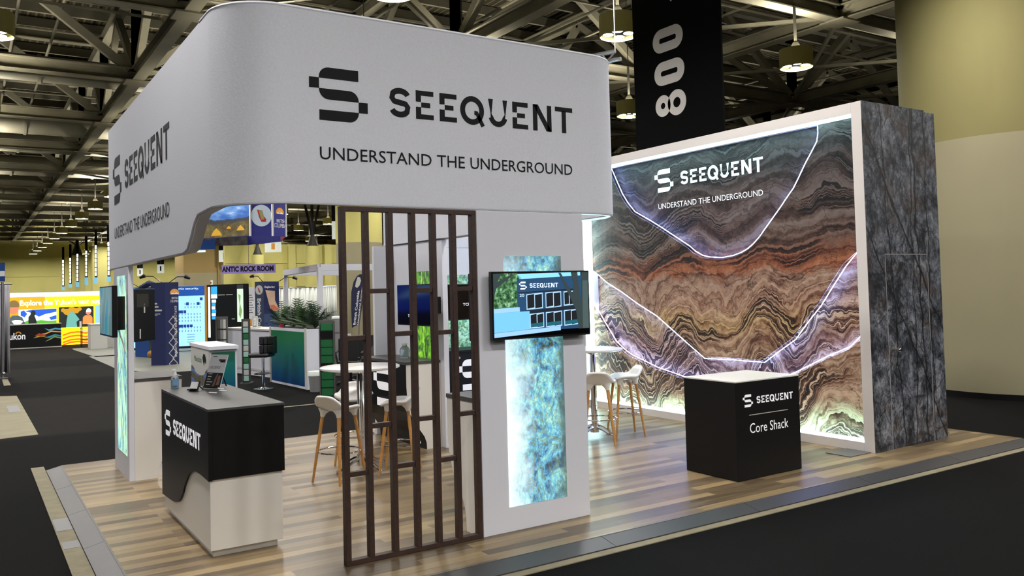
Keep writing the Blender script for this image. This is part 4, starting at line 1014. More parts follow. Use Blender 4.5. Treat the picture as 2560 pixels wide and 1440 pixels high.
k = MB(); k.prism(fy, [(yx(a), yz(c)) for a, c in [(28, 798), (36, 796), (50, 797), (56, 800), (50, 806), (34, 806)]], .014, .0235); k.build('sweater_print', 'yk_white', yk)
text('banner_words', 'Explore the Yukon\'s vast pot', fy, yx(48), yx(252), yz(766), yz(748.5), 'yk_white', yk, bold=.025, t=.02)
yc = thing('exhibit_counter', 'long black counter with coloured ribbons before the yellow wall', 'counter', (2.0, 39.4, ZH))
b = MB(); b.box(.4, 3.27, 39.15, 39.7, ZH, .9); b.build('body', 'matte_black', yc)
b = MB(); b.box(.38, 3.29, 39.13, 39.72, .9, .93); b.box(.4, 3.3, 39.1, 39.15, ZH, ZH+.04); b.build('edge_trim', 'pale_grey', yc)
fc = frame((0, 39.15, 0), FRONT); cx = lambda p: .43+ (p-(-38))*.0151 if False else 1.53+(p-28)*.01426
cz_ = lambda p: -.05+(871-p)*.0162
text('counter_word', 'Yukon', fc, cx(8), cx(61), cz_(848), cz_(831), 'white_letter', yc, bold=.02, t=.004)
k = MB(); k.prism(fc, arc(cx(44), cz_(834.5), .11, 0, 180, 10)+arc(cx(44), cz_(834.5), .06, 180, 0, 8), .002, .004); k.build('sun_mark', 'orange_print', yc)
for col_, pts in (('rib_blue', [(108, 822), (120, 826), (135, 822), (150, 824), (150, 828), (135, 826), (120, 830)]), ('rib_orange', [(95, 836), (110, 835), (125, 829), (150, 832), (150, 834.5), (126, 832), (110, 838)]), ('rib_red', [(84, 840), (95, 834), (108, 838), (114, 842), (100, 842)]), ('rib_yellow', [(80, 846), (95, 839), (108, 842), (112, 844), (98, 843)]), ('rib_teal', [(108, 846), (122, 842), (135, 838), (150, 842), (150, 845), (135, 842), (122, 847)]), ('rib_green', [(110, 856), (120, 850), (134, 843), (150, 847), (150, 850), (134, 846), (122, 852)])):
    M[col_] = mat(col_, {'rib_blue': (70, 150, 180), 'rib_orange': (215, 150, 60), 'rib_red': (150, 50, 40), 'rib_yellow': (170, 140, 50), 'rib_teal': (50, 130, 150), 'rib_green': (120, 150, 80)}[col_], .5, emit=.3)
    k = MB(); k.prism(fc, [(cx(a), cz_(c)) for a, c in pts], .002, .004); k.build('ribbon_stripe', col_, yc)
kd = thing('exhibit_counter', 'plain grey counter in front of the yellow booth right end', 'counter', (4.4, 36.2, ZH))
b = MB(); b.box(4.02, 4.6, 36.0, 36.9, ZH, .88); b.box(4.6, 5.6, 36.5, 36.9, ZH, .95); b.build('body', 'pale_grey', kd)
b = MB(); b.box(4.0, 4.62, 35.98, 36.92, .88, .91); b.build('worktop', 'pale_grey', kd)
b = MB(); b.vprism([(3.45, 36.4), (3.6, 31.0), (7.2, 31.2), (7.2, 37.2), (3.5, 37.2)], ZH, ZH+.006)
tag(b.build('booth_flooring', 'platform_grey'), 'grey flooring piece under the plain grey far counter', 'flooring')
cs_ = thing('metal_chair', 'tall thin-framed chair at the right end of the yellow booth', 'chair', (4.05, 38.2, ZH))
b = MB(); x, y = 3.95, 38.2
for dx in (0, .42):
    for dy in (0, .4): b.tube([(x+dx, y+dy, ZH), (x+dx*.96, y+dy*.96, .62)], .016, 6)
b.tube([(x, y, .25), (x+.42, y, .25), (x+.42, y+.4, .25), (x, y+.4, .25)], .012, 6, True); b.tube([(x, y, .62), (x-.02, y, .95)], .016, 6); b.tube([(x, y+.4, .62), (x-.02, y+.4, .95)], .016, 6); b.build('frame_legs', 'tv_shell', cs_)
b = MB(); b.box(x-.02, x+.44, y-.02, y+.42, .6, .64); b.build('seat', 'sign_white', cs_)
b = MB(); b.box(x-.05, x-.02, y-.02, y+.42, .72, .98); b.build('backrest', 'sign_white', cs_)
# --- grey drape and pole far left
dr = thing('pipe_drape', 'hanging grey drape on a pole at the left picture edge', 'drape', (.6, 24.6, ZH))
b = MB(); n = 26; vs_ = []
for i in range(n+1):
    u = i/n; p = V((-.25, 25.0, 0)).lerp(V((.93, 24.9, 0)), u); wob = .06*math.sin(i*2.4)+.02*math.sin(i*5)
    vs_ += [p+V((0, wob, ZH+.12)), p+V((0, wob*.7, 2.3))]
b.add(vs_, [(2*i, 2*i+2, 2*i+3, 2*i+1) for i in range(n)]); b.build('cloth', 'drape', dr, smooth=True, solid=.008)
b = MB(); b.cyl((.76, 24.55, ZH), (.76, 24.55, 2.36), .035, n=12); b.tube([(-.4, 24.75, 2.32), (.98, 24.75, 2.32)], .025, 8); b.cyl((.76, 24.55, ZH), (.76, 24.55, ZH+.03), .12, n=16); b.ball((.78, 24.4, ZH+.14), .04); b.build('pole', 'steel', dr, smooth=True)
p0, p1 = P3(-40, 705, 22.5), P3(12, 658, 22.5)
bs = thing('hanging_sign', 'small blue and white hanging banner above the grey drape', 'sign', (p0.x, p0.y, p0.z))
f_, L_ = lineframe(p0, p1, p0.z)
b = MB(); b.rect(f_, 0, L_, 0, .5, -.01, 0); b.build('cloth', 'blue', bs)
b = MB(); b.rect(f_, 0, L_, .14, .28, 0, .003); b.build('white_band', 'white_print', bs)
b = MB(); b.tube([f_[0]+f_[1]*.1+V((0, 0, .5)), f_[0]+f_[1]*.1+V((0, 0, 12.3-p0.z))], .01, 6); b.build('cable', 'steel', bs)
# --- blue partner booth: flooring, towers, calendar wall
b = MB(); b.vprism([(3.45, 24.9), (4.2, 22.9), (9.8, 22.9), (9.8, 31.5), (3.45, 31.5)], ZH, ZH+.006)
tag(b.build('booth_flooring', 'platform_grey'), 'pale grey wood-look flooring under the blue tower banners', 'flooring')
Z3 = ZH+.006
hx, hy = gp(411, 24.2)
ht = thing('banner_tower', 'tall navy hexagonal banner tower with white lattice print and sun logo', 'banner tower', (hx, hy, Z3))
hp = [(hx+.42*math.cos(math.radians(a)), hy+.42*math.sin(math.radians(a))) for a in (20, 80, 140, 200, 262, 322)]
b = MB(); b.vprism(hp, Z3, 2.3); b.build('body', 'navy', ht)
fh, Lh = lineframe(hp[4], hp[5], Z3); fg, Lg = lineframe(hp[3], hp[4], Z3)
def sun(fr, cx_, cz0, r_, par, extra=True):
    k = MB(); k.prism(fr, [(cx_-r_, cz0)]+arc(cx_, cz0, r_, 180, 0, 12, r_*.9), .002, .003); k.build('sun_logo', 'orange_print', par)
    k = MB()
    for i in range(5):
        a = math.radians(30+30*i); k.prism(fr, [(cx_+r_*.25*math.cos(a-.09), cz0+r_*.23*math.sin(a-.09)), (cx_+r_*.98*math.cos(a), cz0+r_*.88*math.sin(a)), (cx_+r_*.25*math.cos(a+.09), cz0+r_*.23*math.sin(a+.09))], .003, .0035)
    k.prism(fr, [(cx_-r_*.9, cz0-r_*.12), (cx_-r_*.5, cz0+r_*.16), (cx_-r_*.1, cz0-r_*.02), (cx_+r_*.4, cz0+r_*.2), (cx_+r_*.9, cz0-r_*.12)], .003, .0038)
    k.build('sun_rays', 'white_print', par)
sun(fh, Lh*.7, 2.02, .15, ht)
text('logo_words', 'BRITISH', fh, Lh*.48, Lh*.95, 1.86, 1.92, 'white_print', ht, t=.003); text('logo_words', 'COLUMBIA', fh, Lh*.38, Lh*.98, 1.77, 1.84, 'white_print', ht, t=.003)
text('tower_words', 'EXPLORE BRITISH COLUMBIA', fh, Lh*.68, Lh*.84, .2, 1.66, 'white_print', ht, t=.004, rot=-1)
k = MB()
for i in range(5):
    z0 = 1.28-.3*i; stroke(k, fh, [(Lh*.62, z0+.1), (Lh*.25, z0-.05), (Lh*.62, z0-.2)], .025, .002, .003); stroke(k, fh, [(Lh*.52, z0+.1), (Lh*.88, z0-.05), (Lh*.52, z0-.2)], .025, .002, .003)
k.build('lattice_print', 'pale_grey', ht)
k = MB()
for i, (w_, z0) in enumerate(((.16, 1.72), (.2, 1.63), (.3, 1.53))): k.rect(fg, .03, .03+w_, z0, z0+.045, .002, .003)
k.rect(fg, .03, .28, 1.44, 1.46, .002, .003); k.rect(fg, .03, .2, 1.4, 1.415, .002, .003); k.build('print_lines', 'pale_grey', ht)
def armlamp(root, p, d, nm='arm_lamp'):
    b = MB(); p = V(p); d = V(d); q = p+d; b.tube([p, p+d*.5+V((0, 0, .09)), q+V((0, 0, .02))], .012, 6)
    b.tube([q+V((0, 0, .03)), q+d.normalized()*.14-V((0, 0, .07))], [.06, .035], 10); b.build(nm, 'tv_shell', root, smooth=True)
armlamp(ht, (hx+.1, hy-.2, 2.3), RX*.45+V((0, 0, .14))); armlamp(ht, (hx-.1, hy-.2, 2.3), RX*-.5+V((0, 0, .16)))
pA, pB = gp(337, 27.5), gp(390, 26.8)
b2 = thing('banner_tower', 'flat blue banner stand with a forest photo strip behind the lattice tower', 'banner', (pA[0], pA[1], Z3))
f_, L_ = lineframe(pA, pB, Z3)
b = MB(); b.rect(f_, 0, L_, 0, 2.25, -.25, 0); b.build('body', 'blue', b2)
b = MB(); b.rect(f_, L_*.66, L_*1., .03, 1.95, 0, .003); b.build('photo_strip', 'banner_photo', b2)
b = MB(); b.rect(f_, L_*.66, L_, 1.95, 2.2, 0, .003); b.build('logo_panel', 'white_print', b2); sun(f_, L_*.84, 2.03, .1, b2)
b = MB(); b.tube([f_[0]+f_[1]*L_*.3+V((0, 0, 2.25)), f_[0]+f_[1]*L_*.7+V((0, 0, 2.38)), f_[0]+f_[1]*L_*.98+V((0, 0, 2.36))], [.08, .1, .03], 8); b.build('rolled_top', 'navy', b2, smooth=True)
armlamp(b2, f_[0]+f_[1]*.3+V((0, 0, 2.25)), RX*-.6+V((0, 0, .16)))
b = MB(); b.ball(f_[0]+f_[1]*(L_*.85)+f_[3]*.08+V((0, 0, .12)), .12, 8); b.build('rock_sample', mat('rock_sample', (150, 110, 60), .8, noise=.4), b2, smooth=True)
pA, pB = gp(333, 31.0), gp(517, 31.6)
cl = thing('exhibit_wall', 'pale blue backlit calendar wall with dark blue header', 'exhibit wall', (pA[0], pA[1], Z3))
f_, L_ = lineframe(pA, pB, Z3)
b = MB(); b.rect(f_, 0, L_, 0, 2.32, -.15, 0); b.build('frame_body', 'pale_grey', cl)
X = lambda p: (p-333)/184*L_
Zc = lambda p: (886-p)*(2.32/(886-712))
def cr(m, nm, x0, x1, y0_, y1_, t=.004): k = MB(); k.rect(f_, X(x0), X(x1), Zc(y1_), Zc(y0_), 0, t); return k.build(nm, m, cl)
cr('cal_head', 'header', 334, 511, 713, 739); cr('cal_blue', 'backlit_panel', 334, 511, 740, 880); cr('black_fabric', 'base_band', 334, 517, 880, 886, .01); cr('orange_print', 'edge_strip', 511.5, 517, 712, 880, .003)
text('header_words', 'Critical minerals for economic security,', f_, X(333), X(497), Zc(724), Zc(716), 'scr_white', cl, t=.006); text('header_words', 'rl', f_, X(442), X(446), Zc(735), Zc(727), 'scr_white', cl, t=.006)
k = MB()
for a, c in ((464, 758), (491, 758), (499, 745), (442, 780), (449, 780), (457, 780), (442, 820), (449, 820), (457, 820), (465, 820), (473, 820)): k.rect(f_, X(a), X(a+7), Zc(c+8), Zc(c), .004, .006)
k.build('month_blocks', 'cal_sq', cl)
k = MB()
for r_ in range(9):
    for c_ in range(8):
        if r_ in (2, 6): continue
        a, c = 445+c_*7.6, 760+r_*9.4
        if a < 503 and c < 842 and not (r_ < 2 and c_ < 2): k.rect(f_, X(a), X(a+2.6), Zc(c+5), Zc(c), .004, .005)
for i in range(4): k.rect(f_, X(466), X(486-i), Zc(849+i*7), Zc(847+i*7), .004, .005)
k.build('date_marks', 'cal_mark', cl)
# dark display wall
pA, pB = gp(517, 31.0), gp(616, 30.2)
dd = thing('exhibit_wall', 'black display wall with white strip, blue screen and pale map', 'exhibit wall', (pA[0], pA[1], ZH))
f_, L_ = lineframe(pA, pB, ZH); X = lambda p: (p-517)/99*L_
Zd = lambda p: (880-p)*(2.34/(880-709))
b = MB(); b.rect(f_, 0, L_, 0, 2.34, -.12, 0); b.build('body', 'matte_black', dd)
def dr_(m, nm, x0, x1, y0_, y1_, t=.004): k = MB(); k.rect(f_, X(x0), X(x1), Zd(y1_), Zd(y0_), 0, t); return k.build(nm, m, dd)
dr_('strip_light', 'glow_strip', 520, 525, 715, 850); dr_('disp_blue', 'blue_screen', 528, 543, 714, 735); dr_('disp_white', 'screen_card', 528, 543, 735, 746)
for i in range(6): dr_('disp_blue' if i % 2 else 'disp_white', 'screen_card', 529, 540-(i % 3), 749+i*9, 757+i*9)
dr_('disp_map', 'map_print', 593, 608, 722, 809); dr_('top_grey', 'map_header', 593, 608, 711, 721)
k = MB(); k.prism(f_, [(X(a), Zd(c)) for a, c in [(596, 735), (602, 740), (600, 760), (605, 780), (601, 800), (597, 790), (599, 765)]], .004, .006); k.build('map_shape', mat('map_green', (130, 170, 100), .6, emit=.3), dd)
k = MB(); k.rect(f_, X(546), X(563), Zd(738), Zd(736), .0, .003); k.rect(f_, X(566), X(582), Zd(738), Zd(736), .0, .003); k.rect(f_, X(579), X(587), Zd(802), Zd(800), 0, .003); k.build('print_lines', 'pale_grey', dd)
# white counter with brochures
pA, pB, pC = gp(566, 21.4), gp(672, 19.6), gp(672, 20.6)
wc = thing('exhibit_counter', 'long white counter behind the bar stool', 'counter', (pA[0], pA[1], ZH))
f_, L_ = lineframe(pA, pB, ZH)
b = MB(); b.rect(f_, 0, L_, 0, 1.08, -.6, 0); b.build('body', 'panel_white', wc)
b = MB(); b.rect(f_, -.03, L_+.03, 1.08, 1.12, -.63, .03); b.rect(f_, 0, L_, .12, .17, 0, .01); b.build('worktop', 'pale_grey', wc)
def rack(px_, d, wd, h0, h1, rows, cols, lab, bodym, card, tilt=.18, nm='brochure_rack', ang=None):
    x, y = gp(px_, d); xd = V(ang or RX); xd.z = 0
    r = thing(nm, lab, 'brochure rack', (x, y, h0)); f_ = frame((x, y, h0), xd); f_ = (f_[0]-f_[1]*wd/2, f_[1], f_[2], f_[3]); H_ = h1-h0
    b = MB(); b.rect(f_, 0, wd, 0, H_, -.05, -.03); b.rect(f_, 0, .02, 0, H_, -.03, .03); b.rect(f_, wd-.02, wd, 0, H_, -.03, .03); b.rect(f_, -.03, wd+.03, 0, .025, -.15, .12); b.build('stand', bodym, r)
    cw = (wd-.05)/cols
    for i in range(rows):
        for j in range(cols):
            z = .06+(H_-.1)*i/rows; hh = (H_-.1)/rows*.86; m_ = card[(i*cols+j*2) % len(card)]
            k = MB(); k.prism(f_, [(.025+cw*j+.004, z), (.025+cw*(j+1)-.004, z), (.025+cw*(j+1)-.004, z+hh), (.025+cw*j+.004, z+hh)], -.028, .012); k.build('brochure', m_, r)
    return r
rack(553, 21.0, .28, ZH, 1.36, 5, 3, 'grey wire rack of small dark brochures left of the white counter', 'metal_grey', ['top_grey', 'pale_grey', 'mid_grey'])
rack(613, 18.4, .17, ZH, 1.36, 10, 1, 'slim dark brochure stand with a column of mint cards', 'top_grey', ['mint_print', 'pale_grey', 'mint_print', 'green_print'])
rack(815, 15.45, .28, ZH, 1.38, 9, 1, 'grey floor stand filled with green brochures', 'metal_grey', ['green_print', 'green_print', 'green_print', 'matte_black'], ang=RX)
rack(636, 20.5, .12, 1.072, 1.36, 3, 2, 'small white leaflet rack on the counter left of map tower', 'pale_grey', ['white_print', 'mid_grey'])
pA, pB = gp(612, 34), gp(640, 34)
po = thing('poster_board', 'pale poster board between the black display and the map tower', 'poster', (pA[0], pA[1], ZH)); f_, L_ = lineframe(pA, pB, ZH)
b = MB(); b.rect(f_, 0, L_, .6, 2.25, -.05, 0); b.rect(f_, .0, .04, 0, .6, -.05, 0); b.rect(f_, L_-.04, L_, 0, .6, -.05, 0); b.build('board', 'paper', po)
k = MB()
for i in range(8): k.rect(f_, .06, .06+.22+.04*(i % 3), 1.9-.1*i, 1.94-.1*i, 0, .003)
k.build('print_lines', 'mid_grey', po)
k = MB(); k.rect(f_, .05, L_-.04, .66, .95, 0, .003); k.build('photo_band', 'orange_print', po)
# map tower
pL, pM, pR = gp(637, 28.7), gp(659, 28.1), gp(697, 28.9)
mt = thing('banner_tower', 'navy tower with white round seal and coloured province map', 'banner tower', (pM[0], pM[1], ZH))
b = MB(); b.vprism([pL, pM, pR, (pR[0]-.2, pR[1]+.5), (pL[0]+.2, pL[1]+.5)], ZH, 2.32); b.build('body', 'navy_dark', mt)
f_, L_ = lineframe(pL, pM, ZH); g_, Lg = lineframe(pM, pR, ZH)
k = MB(); k.prism(f_, arc(L_*.5, 2.09, L_*.42, 0, 345, 20, .16), .002, .004); k.build('round_seal', 'pale_grey', mt)
k = MB(); k.prism(f_, [(L_*.35, 2.18), (L_*.5, 2.14), (L_*.68, 2.0), (L_*.52, 2.0), (L_*.42, 2.08)], .004, .006); k.build('seal_shape', 'red_print', mt)
text('tower_words', 'British Columbia', f_, L_*.28, L_*.72, .3, 1.8, 'white_print', mt, t=.004, rot=-1, bold=.02)
b = MB(); b.rect(g_, .0, Lg, .0, 2.36, 0, .004); b.build('front_panel', 'navy', mt)
b = MB(); b.rect(g_, .0, Lg, .0, 1.28, .004, .006); b.build('lower_panel', mat('slate_blue', (52, 70, 110), .6), mt)
text('map_title', 'Exploring', g_, Lg*.06, Lg*.72, 2.13, 2.22, 'white_print', mt, t=.006, bold=.02)
k = MB(); k.prism(g_, [(Lg*a, 1.36+.72*c) for a, c in [(.1, 1.), (.72, .95), (.72, .5), (.98, .1), (.9, 0), (.6, .03), (.42, .12), (.3, .4), (.24, .6)]], .006, .009); k.build('map_print', mat('map_tan', (206, 176, 150), .6), mt)
k = MB(); k.prism(g_, [(Lg*a, 1.36+.72*c) for a, c in [(.4, .3), (.66, .3), (.95, .1), (.88, .02), (.6, .05), (.44, .14)]], .009, .011); k.build('map_zone', mat('map_coral', (205, 110, 80), .6), mt)
armlamp(mt, (pM[0], pM[1]+.1, 2.32), RX*-.3+V((0, 0, .16))); armlamp(mt, (pR[0], pR[1], 2.32), RX*.5+V((0, 0, .12)))
# bison kiosk
kF = at(523, 865, z=1.0); 
kc = V((kF.x, kF.y, ZH)); kR = at(592, 861, z=1.0); kL = at(478, 855, z=1.0)
kk = thing('info_kiosk', 'white-topped kiosk with teal side and landscape poster behind the reception counter', 'kiosk', kc)
dR = V((kR.x-kF.x, kR.y-kF.y, 0)); dL = V((kL.x-kF.x, kL.y-kF.y, 0))
def kpt(a, c): q = V((kF.x, kF.y, 0))+dR*a+dL*c; return (q.x, q.y)
b = MB(); b.vprism([kpt(0, 0), kpt(1, 0), kpt(1, 1), kpt(0, 1)], ZH, .93); b.build('body', 'panel_white', kk)
b = MB(); b.vprism([kpt(-.05, -.05), kpt(1.03, -.05), kpt(1.03, 1.04), kpt(-.05, 1.04)], .93, .99); b.build('worktop', 'panel_white', kk)
f_, L_ = lineframe(kpt(0, 0), kpt(1, 0), 0); b = MB(); b.rect(f_, L_*.07, L_*.93, .03, .88, 0, .004)
o3 = b.build('side_print', 'gradient', kk)
f_, L_ = lineframe(kpt(0, 1), kpt(0, 0), 0)
b = MB(); b.rect(f_, .0, L_, 0, .56, 0, .003); b.build('poster_photo', mat('lake_photo', (96, 92, 70), .6, noise=.6, nscale=9), kk)
b = MB(); b.prism(f_, [(0, .5), (L_, .5), (L_, .2), (L_*.7, .44), (L_*.4, .4), (0, .46)], .003, .005); b.prism(f_, [(0, .08), (L_*.3, .0), (L_*.4, .12), (L_*.2, .3), (0, .34)], .003, .005); b.build('poster_water', mat('lake_blue', (92, 126, 186), .5), kk)
b = MB(); b.prism(f_, [(0, .92), (L_, .92), (L_, .62), (L_*.75, .5)] + arc(L_*.5, .52, L_*.3, 0, -180, 8, .09) + [(0, .6)], .005, .007); b.build('poster_panel', 'pale_grey', kk)
text('kiosk_word', 'Manitoba', f_, L_*.2, L_*.62, .66, .77, 'green_print', kk, t=.009)
b = MB(); b.prism(f_, [(L_*.66, .76), (L_*.72, .84), (L_*.8, .83), (L_*.86, .74), (L_*.84, .66), (L_*.78, .7), (L_*.74, .62), (L_*.7, .68)], .007, .009); b.build('animal_mark', 'matte_black', kk)
# black bar stool
x, y = gp(655, 17.3); bsx = thing('bar_stool', 'black tufted leather swivel bar stool on chrome pedestal', 'stool', (x, y, ZH))
b = MB(); b.lathe((x, y, ZH), [(.2, 0), (.2, .008), (.06, .03), (.03, .05)], 32); b.build('base', 'chrome', bsx, smooth=True)
b = MB(); b.cyl((x, y, ZH+.04), (x, y, .6), .026, n=16); b.cyl((x, y, ZH+.04), (x, y, .32), .036, n=16); b.build('column', 'chrome', bsx, smooth=True)
b = MB(); b.tube([(x+.16*math.cos(2*math.pi*i/20)-.03, y+.16*math.sin(2*math.pi*i/20)-.05, .27) for i in range(20)], .011, 8, True); b.build('foot_ring', 'chrome', bsx, smooth=True)
xd = RX.copy(); xd.z = 0; xd.normalize(); yd = V((-xd.y, xd.x, 0)); c = V((x, y, 0))
b = MB(); b.prism((c, xd, yd, V((0, 0, 1))), [(-.26, -.18), (.16, -.2), (.2, .2), (-.24, .2)], .6, .69); b.build('seat', 'black_leather', bsx, bevel=.035, smooth=True)
for i in range(3):
    for j in range(2):
        u0 = -.02+.085*i; b = MB(); b.prism((c+xd*.0, xd, yd, V((0, 0, 1))), [(u0, -.2+.02*i), (u0+.083, -.19+.07*i), (u0+.08, -.13+.07*i), (u0-.003, -.15+.02*i)], .69+.17*j, .855+.17*j); b.build('back_cushion', 'black_leather', bsx, bevel=.014, smooth=True)
b = MB(); b.prism((c, xd, yd, V((0, 0, 1))), [(.16, -.06), (.22, -.02), (.24, .2), (.17, .22)], .66, 1.02); b.prism((c, xd, yd, V((0, 0, 1))), [(-.02, -.13), (.2, -.0), (.2, .03), (-.02, -.1)], .66, 1.02); b.build('back_shell', 'black_leather', bsx, bevel=.02, smooth=True)
# planter with palms
pA, pB, pC = at(676.7, 954.4, z=ZH), at(769, 974.5, z=ZH), at(797, 973, z=ZH)
pl = thing('planter', 'tall planter box with teal to blue gradient front', 'planter', pB)
dF = V((pA.x-pB.x, pA.y-pB.y, 0)); dS = V((pC.x-pB.x, pC.y-pB.y, 0)); dS = dS.normalized()*.5
qp = lambda a, c: ((pB+dF*a+dS*c).x, (pB+dF*a+dS*c).y)
b = MB(); b.vprism([qp(0, 0), qp(0, 1), qp(1, 1), qp(1, 0)], ZH, 1.16); b.build('box_body', 'panel_white', pl)
f_, L_ = lineframe(qp(1, 0), qp(0, 0), 0); b = MB(); b.rect(f_, .08, L_-.12, .0, 1.1, 0, .004); b.build('gradient_panel', 'gradient', pl)
b = MB(); b.rect(f_, 0, .07, ZH, 1.18, 0, .012); b.rect(f_, L_-.11, L_, ZH, 1.18, 0, .012); b.build('edge_post', 'pale_grey', pl)
b = MB(); b.vprism([qp(.02, .06), qp(.02, .94), qp(.98, .94), qp(.98, .06)], 1.16, 1.17); b.build('soil', 'matte_black', pl)
for i_, (a, lab) in enumerate(((.1, 'right palm plant in the teal planter'), (.38, 'second palm from the right in the teal planter'), (.66, 'second palm from the left in the teal planter'), (.93, 'leftmost palm plant in the teal planter'))):
    q = qp(a, .5); pp = thing('palm_plant', lab, 'plant', (q[0], q[1], 1.17), 'palms in the teal planter'); b = MB()
    for s_ in range(22):
        an = random.uniform(0, 6.28); ln = random.uniform(.42, .66); el = random.uniform(.5, 1.4); d = V((math.cos(an)*math.cos(el), math.sin(an)*math.cos(el), math.sin(el)))
        base = V((q[0], q[1], 1.17))
        pts = [base+d*(ln*t)-V((0, 0, 1))*(.16*t*t*math.cos(el)) for t in (0, .25, .5, .75, 1)]
        b.tube(pts, [.006, .005, .005, .004, .002], 5)
        sd = d.cross(V((0, 0, 1))).normalized()
        for t in range(2, 12):
            u = t/11; p = pts[min(3, int(u*4))].lerp(pts[min(4, int(u*4)+1)], u*4-int(u*4)) if u < 1 else pts[4]
            for sg_ in (-1, 1):
                ll = .17*(1-.5*abs(u-.5)); e = p+sd*(sg_*ll*.75)+d*(ll*.7)-V((0, 0, .05)); w_ = d*.012
                b.add([p-w_, p+w_, e], [(0, 1, 2)])
    b.build('fronds', 'leaf' if i_ % 2 else 'leaf_dark', pp)
q = qp(.72, .1); b = MB(); b.prism(frame((q[0]-.05, q[1]-.02, 1.17), RX), [(0, 0), (.08, .0), (.1, .1), (.05, .05), (.02, .12)], 0, .01)
tag(b.build('red_flower', 'red_print'), 'small orange-red flower in the teal planter', 'flower')
# bin
x, y = gp(784, 16.6); bn2 = thing('waste_bin', 'grey bin with clear liner between planter and green brochure stand', 'bin', (x, y, ZH))
b = MB(); b.lathe((x, y, ZH), [(.1, 0), (.13, .36)], 20); b.build('bin_body', 'mid_grey', bn2, smooth=True)
b = MB(); b.lathe((x, y, .3), [(.132, -.04), (.142, 0), (.136, .05), (.125, .045)], 16); b.build('liner', 'sign_white', bn2, smooth=True)
# pergola frame
pg = thing('frame_pergola', 'white square-tube pergola frame around the neighbouring booth', 'pergola', (10.4, 28.6, ZH))
A_, B_, C_ = gp(714, 34.0), gp(800, 28.0), gp(973, 29.6)
zt = 2.74
for (x, y) in (A_, B_):
    b = MB(); b.box(x-.08, x+.08, y-.08, y+.08, ZH, zt); b.build('post', 'panel_white', pg)
for u, v in ((A_, B_), (B_, C_), (A_, (A_[0]+3, A_[1]+1.2))):
    b = MB(); b.beam((u[0], u[1], zt), (v[0], v[1], zt), .16, .22); b.build('beam', 'panel_white', pg)
b = MB(); b.box(C_[0]-.1, C_[0]+.1, C_[1]-.1, C_[1]+.1, ZH, zt); b.build('post', 'panel_white', pg)
x, y = gp(966, 29.0); f_ = frame((x, y, ZH), RX); b = MB(); b.rect(f_, -.13, .2, 0, 2.62, -.05, .0); tag(b.build('teal_panel', 'teal'), 'narrow teal panel at the right end of the white pergola', 'panel')
# pale curtains
for (pa, pb, d, lab, m_) in ((640, 800, 47, 'long white curtain wall behind the palms', 'curtain'), (800, 862, 44, 'white curtain right of the pergola corner post', 'curtain'), (925, 975, 44, 'white curtain seen between the dark slats right of the column', 'curtain')):
    A2, B2 = gp(pa, d), gp(pb, d); c_ = thing('pipe_drape', lab, 'curtain', (A2[0], A2[1], ZH)); b = MB(); n = 44; vs_ = []
    for i in range(n+1):
        u = i/n; p = V((A2[0], A2[1], 0)).lerp(V((B2[0], B2[1], 0)), u); wob = .07*math.sin(i*1.9)
        vs_ += [p+V((0, wob, ZH+.02)), p+V((0, wob*.8, 2.2))]
    b.add(vs_, [(2*i, 2*i+2, 2*i+3, 2*i+1) for i in range(n)]); b.build('cloth', m_, c_, smooth=True, solid=.01)
    b = MB(); b.tube([(A2[0], A2[1], 2.22), (B2[0], B2[1], 2.22)], .03, 8); b.build('top_rail', 'steel', c_)
# feather flag
x, y = gp(900, 20.0); ff = thing('feather_flag', 'dark blue feather flag with white lettering seen between the slats', 'flag', (x, y, ZH))
f_ = frame((x, y, 0), RX); sc_ = 20/FPX
def fpt(px_, py): return ((px_-900)*sc_, 1.88+(730.6-py)*sc_)
k = MB(); k.prism(f_, [fpt(a, c) for a, c in [(878, 820), (877, 770), (878, 730), (884, 705), (893, 690), (900, 686), (911, 686), (909, 720), (904, 770), (899, 800), (896, 812), (886, 815)]], -.006, 0); k.build('cloth', 'navy_dark', ff)
def frot(px_, py, slope=-.1): return fpt(px_, py)
k = MB(); k.prism(f_, [fpt(a, c) for a, c in [(895, 692), (901, 694), (903, 702), (899, 714), (893, 720), (888, 717), (890, 706)]], .001, .003); k.build('seal_mark', 'pale_grey', ff)
xd2 = V((0, 0, 1)); ti = math.radians(9)
fz = (f_[0], (f_[1]*math.cos(ti)-f_[2]*0).normalized(), (f_[2]+f_[1]*.14).normalized(), f_[3])
a0 = fpt(881, 812); text('flag_words', 'British Columbia', fz, a0[0]-a0[1]*.14, a0[0]-a0[1]*.14+.058, a0[1], a0[1]+.82, 'white_print', ff, t=.003, rot=1, bold=.02)
a0 = fpt(890, 812); text('flag_words', 'Geological Survey', fz, a0[0]-a0[1]*.14, a0[0]-a0[1]*.14+.058, a0[1], a0[1]+.9, 'white_print', ff, t=.003, rot=1, bold=.02)
b = MB(); b.tube([f_[0]+f_[1]*fpt(911, 686)[0]+V((0, 0, fpt(911, 686)[1])), f_[0]+f_[1]*fpt(896, 812)[0]+V((0, 0, fpt(896, 812)[1])), f_[0]+f_[1]*fpt(893, 850)[0]+V((0, 0, ZH+.03))], .012, 6); b.cyl(V((x-.05, y, ZH)), V((x-.05, y, ZH+.03)), .18, n=20); b.build('pole', 'metal_grey', ff)
